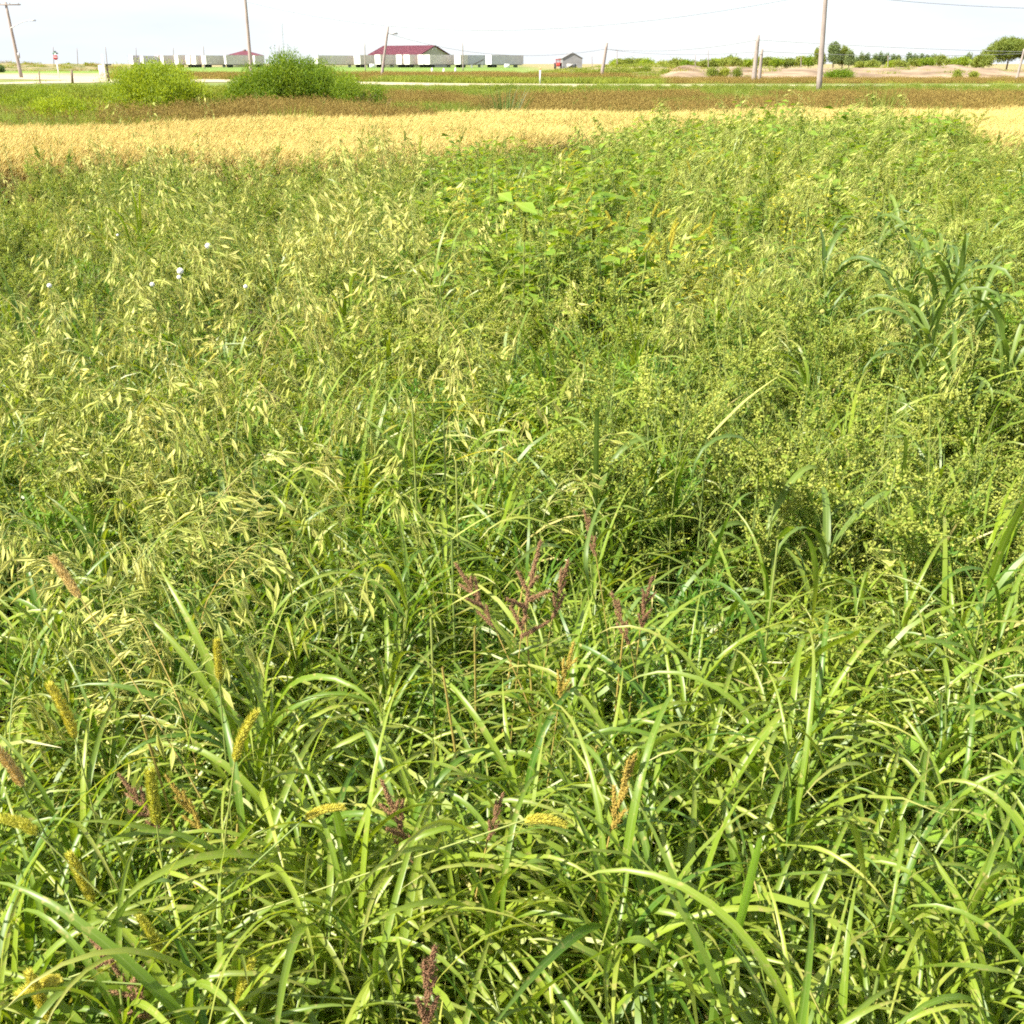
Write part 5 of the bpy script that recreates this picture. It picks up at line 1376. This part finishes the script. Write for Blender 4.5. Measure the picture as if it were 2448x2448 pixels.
mb = MB(); box(mb, (.38, .1, .62), (4 * k, .14, 1.3), 'bark'); mb.obj('brown_post', t)
mb = MB(); box(mb, (.5, .15, 1.3), (14 * k, .1, .1), 'dark'); mb.obj('rail', t)
for px, y0, y1, lb in [(95, 194, 170, 'thin weathered post at the rim of the gravel yard'), (173, 196, 168, 'thick dark wooden post in front of the gravel yard')]:
    D = 84; p = pt(px, y0, D); tp = pt(px - 2, y1, D); mb = MB()
    tube(mb, [(0, 0, 0), (tp.x - p.x, 0, tp.z - gz(D))], .1 if px > 100 else .05, .08 if px > 100 else .04, 8, 'bark', True)
    o = mb.obj('wooden_post'); o.location = (p.x, D, gz(D)); tag(o, lb, 'post', 'wooden posts by the gravel yard')
p = pt(1291, 202, 83); t = thing('marker_post', 'white marker post with an orange top at the road edge', 'marker post', (p.x, 83, gz(83)))
mb = MB(); box(mb, (0, 0, .47), (.11, .05, .94), 'white'); mb.obj('post', t)
mb = MB(); box(mb, (0, 0, 1.05), (.115, .055, .2), 'orangeband'); mb.obj('reflector', t)

# ================================================================== YARD: BUILDINGS, TRAILERS, TRACTOR
def building_main():
    D = 452; g = gz(D); k = D * CT / FPX
    a = R(38)
    ex, rz_ = pt(1006, 131, D - 2), pt(1040, 112, D).z
    t = thing('maroon_roof_building', 'long beige building with maroon gabled metal roof behind the trailers', 'building', (ex.x, D - 8, g), -a)
    # local: origin = near corner; long wall runs along -X, gable along +Y
    Lw = 117 * k / math.cos(a); W = 72 * k / math.sin(a) * 1.0
    he = pt(1006, 131, D - 6).z - g; hr = rz_ - g + .3
    return t, Lw, W, he, hr
t, Lw, W, he, hr = building_main()
t.rotation_euler.z = R(38)
# gable end faces (cos38, sin38 -> right and towards camera after rotation below)
t.rotation_euler.z = -R(32)
mb = MB()
box(mb, (-Lw / 2, .06, he / 2), (Lw, .12, he), 'beige'); mb.obj('wall', t)
mb = MB()
V = [(0, 0, 0), (0, W, 0), (0, W, he), (0, W / 2, hr), (0, 0, he)]
V2 = [(-.14, y, z) for _, y, z in V]
mb.add(V + V2, tris=[(0, 1, 2), (0, 2, 3), (0, 3, 4), (5, 7, 6), (5, 8, 7), (5, 9, 8)], quads=[(0, 5, 6, 1), (1, 6, 7, 2), (2, 7, 8, 3), (3, 8, 9, 4), (4, 9, 5, 0)], mat='beige'); mb.obj('gable_wall', t, smooth=False)
mb = MB(); V = [(-Lw, 0, 0), (-Lw, W, 0), (-Lw, W, he), (-Lw, W / 2, hr), (-Lw, 0, he)]; V2 = [(x + .14, y, z) for x, y, z in V]
mb.add(V + V2, tris=[(0, 2, 1), (0, 3, 2), (0, 4, 3), (5, 6, 7), (5, 7, 8), (5, 8, 9)], quads=[(0, 1, 6, 5), (1, 2, 7, 6), (2, 3, 8, 7), (3, 4, 9, 8), (4, 0, 5, 9)], mat='beige'); mb.obj('gable_wall', t, smooth=False)
mb = MB(); box(mb, (-Lw / 2, W - .06, he / 2), (Lw - .3, .12, he), 'beige'); mb.obj('wall', t)
for sgn in (0, 1):
    mb = MB(); ov = .7
    y0 = -ov if sgn == 0 else W + ov; ze = he - ov * (hr - he) / (W / 2)
    A_ = [(-Lw - .8, y0, ze), (.8, y0, ze), (.8, W / 2, hr + .02), (-Lw - .8, W / 2, hr + .02)]
    B_ = [(x, y, z + .3) for x, y, z in A_]
    q = [(0, 1, 2, 3), (7, 6, 5, 4), (0, 4, 5, 1), (1, 5, 6, 2), (2, 6, 7, 3), (3, 7, 4, 0)]
    mb.add(A_ + B_, quads=q, mat='maroon'); rf = mb.obj('roof', t, smooth=False)
    if sgn == 0:
        mb = MB()
        for i in range(30):
            x = -Lw - .6 + (Lw + 1.2) * i / 29
            mb.add([(x - .05, y0, ze + .3), (x + .05, y0, ze + .3), (x + .05, W / 2, hr + .32), (x - .05, W / 2, hr + .32), (x - .05, y0, ze + .38), (x + .05, y0, ze + .38), (x + .05, W / 2, hr + .40), (x - .05, W / 2, hr + .40)], quads=[(4, 5, 6, 7), (0, 4, 7, 3), (1, 2, 6, 5), (0, 1, 5, 4)], mat='maroon')
        mb.obj('roof_seam', rf, smooth=False)['kind'] = 'stuff'
mb = MB(); box(mb, (.06, W / 2 - 1.1, hr - 1.1), (.1, .7, .9), 'white'); mb.obj('vent', t)
mb = MB(); box(mb, (.06, W / 2 + 1.1, hr - 1.1), (.1, .7, .9), 'white'); mb.obj('vent', t)

D = 470; g = gz(D); c = pt(588, 150, D); k = D * CT / FPX; he = pt(588, 132.5, D).z - g; hr = pt(588, 121, D).z - g; w = 40 * k
t = thing('hip_roof_barn', 'low barn with dull maroon pyramid roof and small cupola behind the trailers', 'building', (c.x, D, g))
mb = MB(); box(mb, (0, 0, he / 2), (2 * w * .92, w * 1.2, he), 'beige'); mb.obj('wall', t)
mb = MB(); mb.add([(-w, -w * .7, he), (w, -w * .7, he), (w, w * .7, he), (-w, w * .7, he), (-.8, 0, hr), (.8, 0, hr)], tris=[(1, 2, 5), (3, 0, 4)], quads=[(0, 1, 5, 4), (2, 3, 4, 5)], mat='maroon'); r_ = mb.obj('roof', t, smooth=False)
mb = MB(); box(mb, (0, 0, hr + .1), (.9, .9, .7), 'bark'); mb.obj('cupola', r_)

D = 320; g = gz(D); k = D * CT / FPX; c = pt(1368.5, 160, D)
t = thing('grey_shed', 'grey gabled shed with an open doorway next to the red tractor', 'shed', (c.x, D, g), R(5))
w = 23.3 * k; he = pt(1368, 139, D).z - g; hr = pt(1368, 126, D).z - g; dp = 9
dw0, dw1, dh = -13.5 * k, 11 * k, pt(1368, 153, D).z - g
mb = MB()
# front wall round the doorway
mb.add([(-w, 0, 0), (dw0, 0, 0), (dw0, 0, dh), (dw1, 0, dh), (dw1, 0, 0), (w, 0, 0), (w, 0, he), (0, 0, hr), (-w, 0, he), (-w, 0, dh), (w, 0, dh),
        (-w, .15, 0), (dw0, .15, 0), (dw0, .15, dh), (dw1, .15, dh), (dw1, .15, 0), (w, .15, 0), (w, .15, he), (0, .15, hr), (-w, .15, he)],
       tris=[(8, 6, 7), (2, 3, 6), (2, 6, 8), (2, 8, 9), (3, 10, 6)], quads=[(0, 1, 2, 9), (4, 5, 10, 3), (1, 12, 13, 2), (2, 13, 14, 3), (3, 14, 15, 4), (11, 12, 13, 19), (15, 16, 17, 14), (13, 14, 17, 19)], mat='shed')
mb.obj('front_wall', t, smooth=False)
for sgn in (-1, 1):
    mb = MB(); box(mb, (sgn * (w - .06), dp / 2 + .1, he / 2), (.12, dp - .1, he - .05), 'shed'); mb.obj('wall', t, smooth=False)
    mb = MB(); xo = sgn * (w + .25); zo = he - .25 * (hr - he) / w
    A_ = [(xo, -.25, zo), (0, -.25, hr), (0, dp + .2, hr), (xo, dp + .2, zo)]; B_ = [(x, y, z + .12) for x, y, z in A_]
    mb.add(A_ + B_, quads=[(0, 1, 2, 3), (7, 6, 5, 4), (0, 4, 5, 1), (2, 6, 7, 3), (0, 3, 7, 4)], mat='shed'); mb.obj('roof', t, smooth=False)
# white van-like body standing in the doorway
c2 = pt(1366, 160, D + 11)
t = thing('white_truck', 'white box truck glimpsed through the doorway of the grey shed', 'truck', (c2.x, D + 12, g))
mb = MB(); box(mb, (-.3, 0, 1.0), (2.6, 3, 1.7), 'white'); mb.obj('body', t)
mb = MB(); box(mb, (1.6, 0, 1.15), (1.0, 2.4, .9), 'white'); mb.obj('cab', t)
for x in (-1.0, 1.2):
    mb = MB(); tube(mb, [(x, -1.45, .35), (x, -1.15, .35)], .35, .35, 12, 'rubber', True); mb.obj('wheel', t)

# red tractor
D = 315; k = D * CT / FPX; c = pt(1334, 163, D); g = gz(D)
t = thing('red_tractor', 'red farm tractor with a glazed cab parked next to the grey shed', 'tractor', (c.x, D, g), R(0))
def P_(name, parent, *args, **kw):
    mb = MB(); box(mb, *args); return mb.obj(name, parent, smooth=False)
P_('body', t, (0, 0, 1.05), (1.0, 2.6, .9), 'redpaint')
P_('hood', t, (0, -1.5, 1.25), (.8, 1.2, .75), 'redpaint')
cb = P_('cab', t, (0, .5, 1.95), (1.25, 1.3, .9), 'glass')
P_('cab_roof', cb, (0, .5, 2.47), (1.4, 1.5, .14), 'redpaint')
for x in (-.6, .6): P_('cab_post', cb, (x, -.18, 1.95), (.1, .1, .95), 'redpaint')
for x in (-.85, .85):
    mb = MB(); tube(mb, [(x - .22, .8, .75), (x + .22, .8, .75)], .75, .75, 18, 'rubber', True); wh = mb.obj('wheel', t)
    mb = MB(); tube(mb, [(x - .24, .8, .75), (x + .24, .8, .75)], .38, .38, 12, 'redpaint', True); mb.obj('rim', wh)
    P_('fender', t, (x, .6, 1.5), (.5, 1.2, .1), 'redpaint')
    mb = MB(); tube(mb, [(x * .85 - .15, -1.6, .45), (x * .85 + .15, -1.6, .45)], .45, .45, 16, 'rubber', True); mb.obj('wheel', t)
P_('drawbar', t, (1.35, .9, .45), (1.2, .25, .15), 'dark')
P_('exhaust', t, (.28, -1.3, 2.0), (.07, .07, .8), 'dark')

def trailer(xe0, xe1, xs1, D, ty, label, side='panel', a_deg=32, wid=None, logo=False):
    """box trailer: its sunny end spans pixels xe0..xe1, its shaded side xe1..xs1; ty is the pixel row of its top"""
    g = gz(D); k = D * CT / FPX; a = R(a_deg)
    W_ = (xe1 - xe0) * k / math.cos(a); L_ = max((xs1 - xe1) * k / math.sin(a), 5.0)
    near = pt(xe1, 160, D)
    t = thing('box_trailer', label, 'trailer', (near.x, D, g), 0, 'box trailers parked in a row')
    t.rotation_euler.z = 0
    hd = pt(xe1, ty, D).z - g; fl = 1.05
    # local frame: e = along the end face (to the left), s = along the side (away to the right)
    t.rotation_euler.z = (math.pi / 2 - a) - math.pi / 2 + 0.0
    # after rotation by -a: end face lies along -X, side runs along +Y
    mb = MB(); box(mb, (-W_ / 2, L_ / 2 + .02, (hd + fl) / 2), (W_, L_, hd - fl), side)
    b = mb.obj('box_body', t, smooth=False)
    mb = MB(); box(mb, (-W_ / 4 - .01, -.01, (hd + fl) / 2), (W_ / 2 - .06, .05, hd - fl - .15), 'white'); mb.obj('door', b, smooth=False)
    mb = MB(); box(mb, (-W_ * .75 + .01, -.01, (hd + fl) / 2), (W_ / 2 - .06, .05, hd - fl - .15), 'white'); mb.obj('door', b, smooth=False)
    mb = MB(); box(mb, (-W_ / 2, L_ / 2, hd + .05), (W_ + .04, L_ + .04, .08), 'panel'); mb.obj('top_rail', b, smooth=False)
    mb = MB(); box(mb, (-W_ / 2, L_ / 2, fl - .1), (W_ * .8, L_ * .96, .18), 'dark'); mb.obj('chassis', t, smooth=False)
    for y in (1.1, 2.3) if L_ > 3 else (1.1,):
        for x in (-.35, -W_ + .35):
            mb = MB(); tube(mb, [(x - .25, y, .5), (x + .25, y, .5)], .5, .5, 12, 'rubber', True); mb.obj('wheel', t)
    if L_ > 9:
        mb = MB(); box(mb, (-W_ / 2, L_ - 2.6, .5), (W_ * .7, .12, .95), 'metal'); mb.obj('landing_leg', t, smooth=False)
    return t
TR = [  # end x0, x1, side end, distance, top row, label
    (309, 320, 335, 424, 133, 'first white box trailer behind the smaller willow', 'panel_blue'),
    (336, 345, 371, 424, 134, 'box trailer with a grey side just beside the first one', 'panel_blue'),
    (371, 381, 384, 428, 133, 'narrow box trailer rising over the top of the smaller willow', 'panel'),
    (384, 393, 395, 428, 133, 'second narrow box trailer rising over the smaller willow', 'panel'),
    (395, 403, 417, 428, 133, 'box trailer with tan side above the smaller willow', 'panel'),
    (417, 428, 443, 426, 132, 'box trailer whose wall ends at a thin pole above the smaller willow', 'panel'),
    (444, 456, 457, 424, 133, 'box trailer with tan side, first of a close white pair', 'panel'),
    (457, 470, 482, 424, 133, 'box trailer with tan side, second of a close white pair', 'panel'),
    (482, 494, 536, 422, 133, 'long box trailer before the gap between the two willows', 'panel'),
    (536, 542, 600, 424, 132, 'longest box trailer crossed by the tall wooden pole', 'panel', 50),
    (606, 611, 616, 424, 133, 'white box trailer below the pyramid roof', 'panel'),
    (750, 762, 845, 424, 133, 'long tan box trailer emerging from the largest willow', 'panel', 50),
    (846, 862, 895, 426, 132, 'box trailer with bright doors before the leaning lamp pole', 'panel'),
    (896, 910, 947, 422, 131, 'box trailer under the low corner of the maroon roof', 'panel'),
    (947, 961, 965, 420, 131, 'box trailer, left one of the white pair under the maroon roof', 'panel'),
    (965, 980, 998, 420, 131, 'box trailer, right one of the white pair under the maroon roof', 'panel'),
    (999, 1013, 1014, 418, 131, 'box trailer, first white end below the gable', 'panel'),
    (1014, 1028, 1086, 418, 131, 'box trailer with long pale side below the gable', 'panel', 38),
    (1086, 1101, 1102, 420, 132, 'box trailer showing only its white end beyond the gable', 'panel'),
    (1092, 1101, 1160, 424, 132, 'blue-grey box trailer with a tipped ramp in front', 'panel_blue', 44),
    (1161, 1175, 1252, 414, 132, 'last long lilac-grey box trailer before open ground', 'panel_blue', 48),
]
for i, r_ in enumerate(TR):
    trailer(r_[0], r_[1], r_[2], r_[3] - (i % 2) * 1.5, r_[4], r_[5], r_[6], r_[7] if len(r_) > 7 else 32)
# tipped conveyor ramp
c = pt(1150, 150, 405); t = thing('loading_ramp', 'dark loading ramp tipped up before the blue-grey trailer', 'ramp', (c.x, 405, gz(405)), 0)
mb = MB(); V = [(-3.2, -1, 1.0), (1.0, -1, 2.9), (1.0, 1, 2.9), (-3.2, 1, 1.0)]; V2 = [(x, y, z - .35) for x, y, z in V]
mb.add(V + V2, quads=[(0, 1, 2, 3), (7, 6, 5, 4), (0, 4, 5, 1), (1, 5, 6, 2), (2, 6, 7, 3), (3, 7, 4, 0)], mat='dark'); mb.obj('ramp_deck', t, smooth=False)
P_('ramp_leg', t, (.4, -.8, 1.2), (.2, .2, 2.4), 'metal'); P_('ramp_leg', t, (.4, .8, 1.2), (.2, .2, 2.4), 'metal'); P_('hitch', t, (-3.4, 0, .5), (.6, 1.6, 1.0), 'metal')
for px, lb in [(890, 'white drum near the leaning lamp pole'), (1212, 'white container in front of the last long trailer')]:
    c = pt(px, 160, 400); mb = MB(); tube(mb, [(0, 0, 0), (0, 0, 1.2)], 1.0, .95, 16, 'white', True); o = mb.obj('storage_tank'); o.location = (c.x, 400, gz(400)); tag(o, lb, 'tank')
for px, py, lb in [(1033, 173, 'small white cone on the lawn, nearest the gable'), (1061, 176, 'slightly larger white cone lower on the lawn'), (1089, 172, 'small white cone further along the lawn')]:
    p = onz(px, py, .3); mb = MB(); tube(mb, [(0, 0, 0), (0, 0, .75)], .28, .05, 8, 'white', True); o = mb.obj('lawn_marker'); o.location = (p.x, p.y, gz(p.y)); tag(o, lb, 'marker', 'white markers on the lawn')
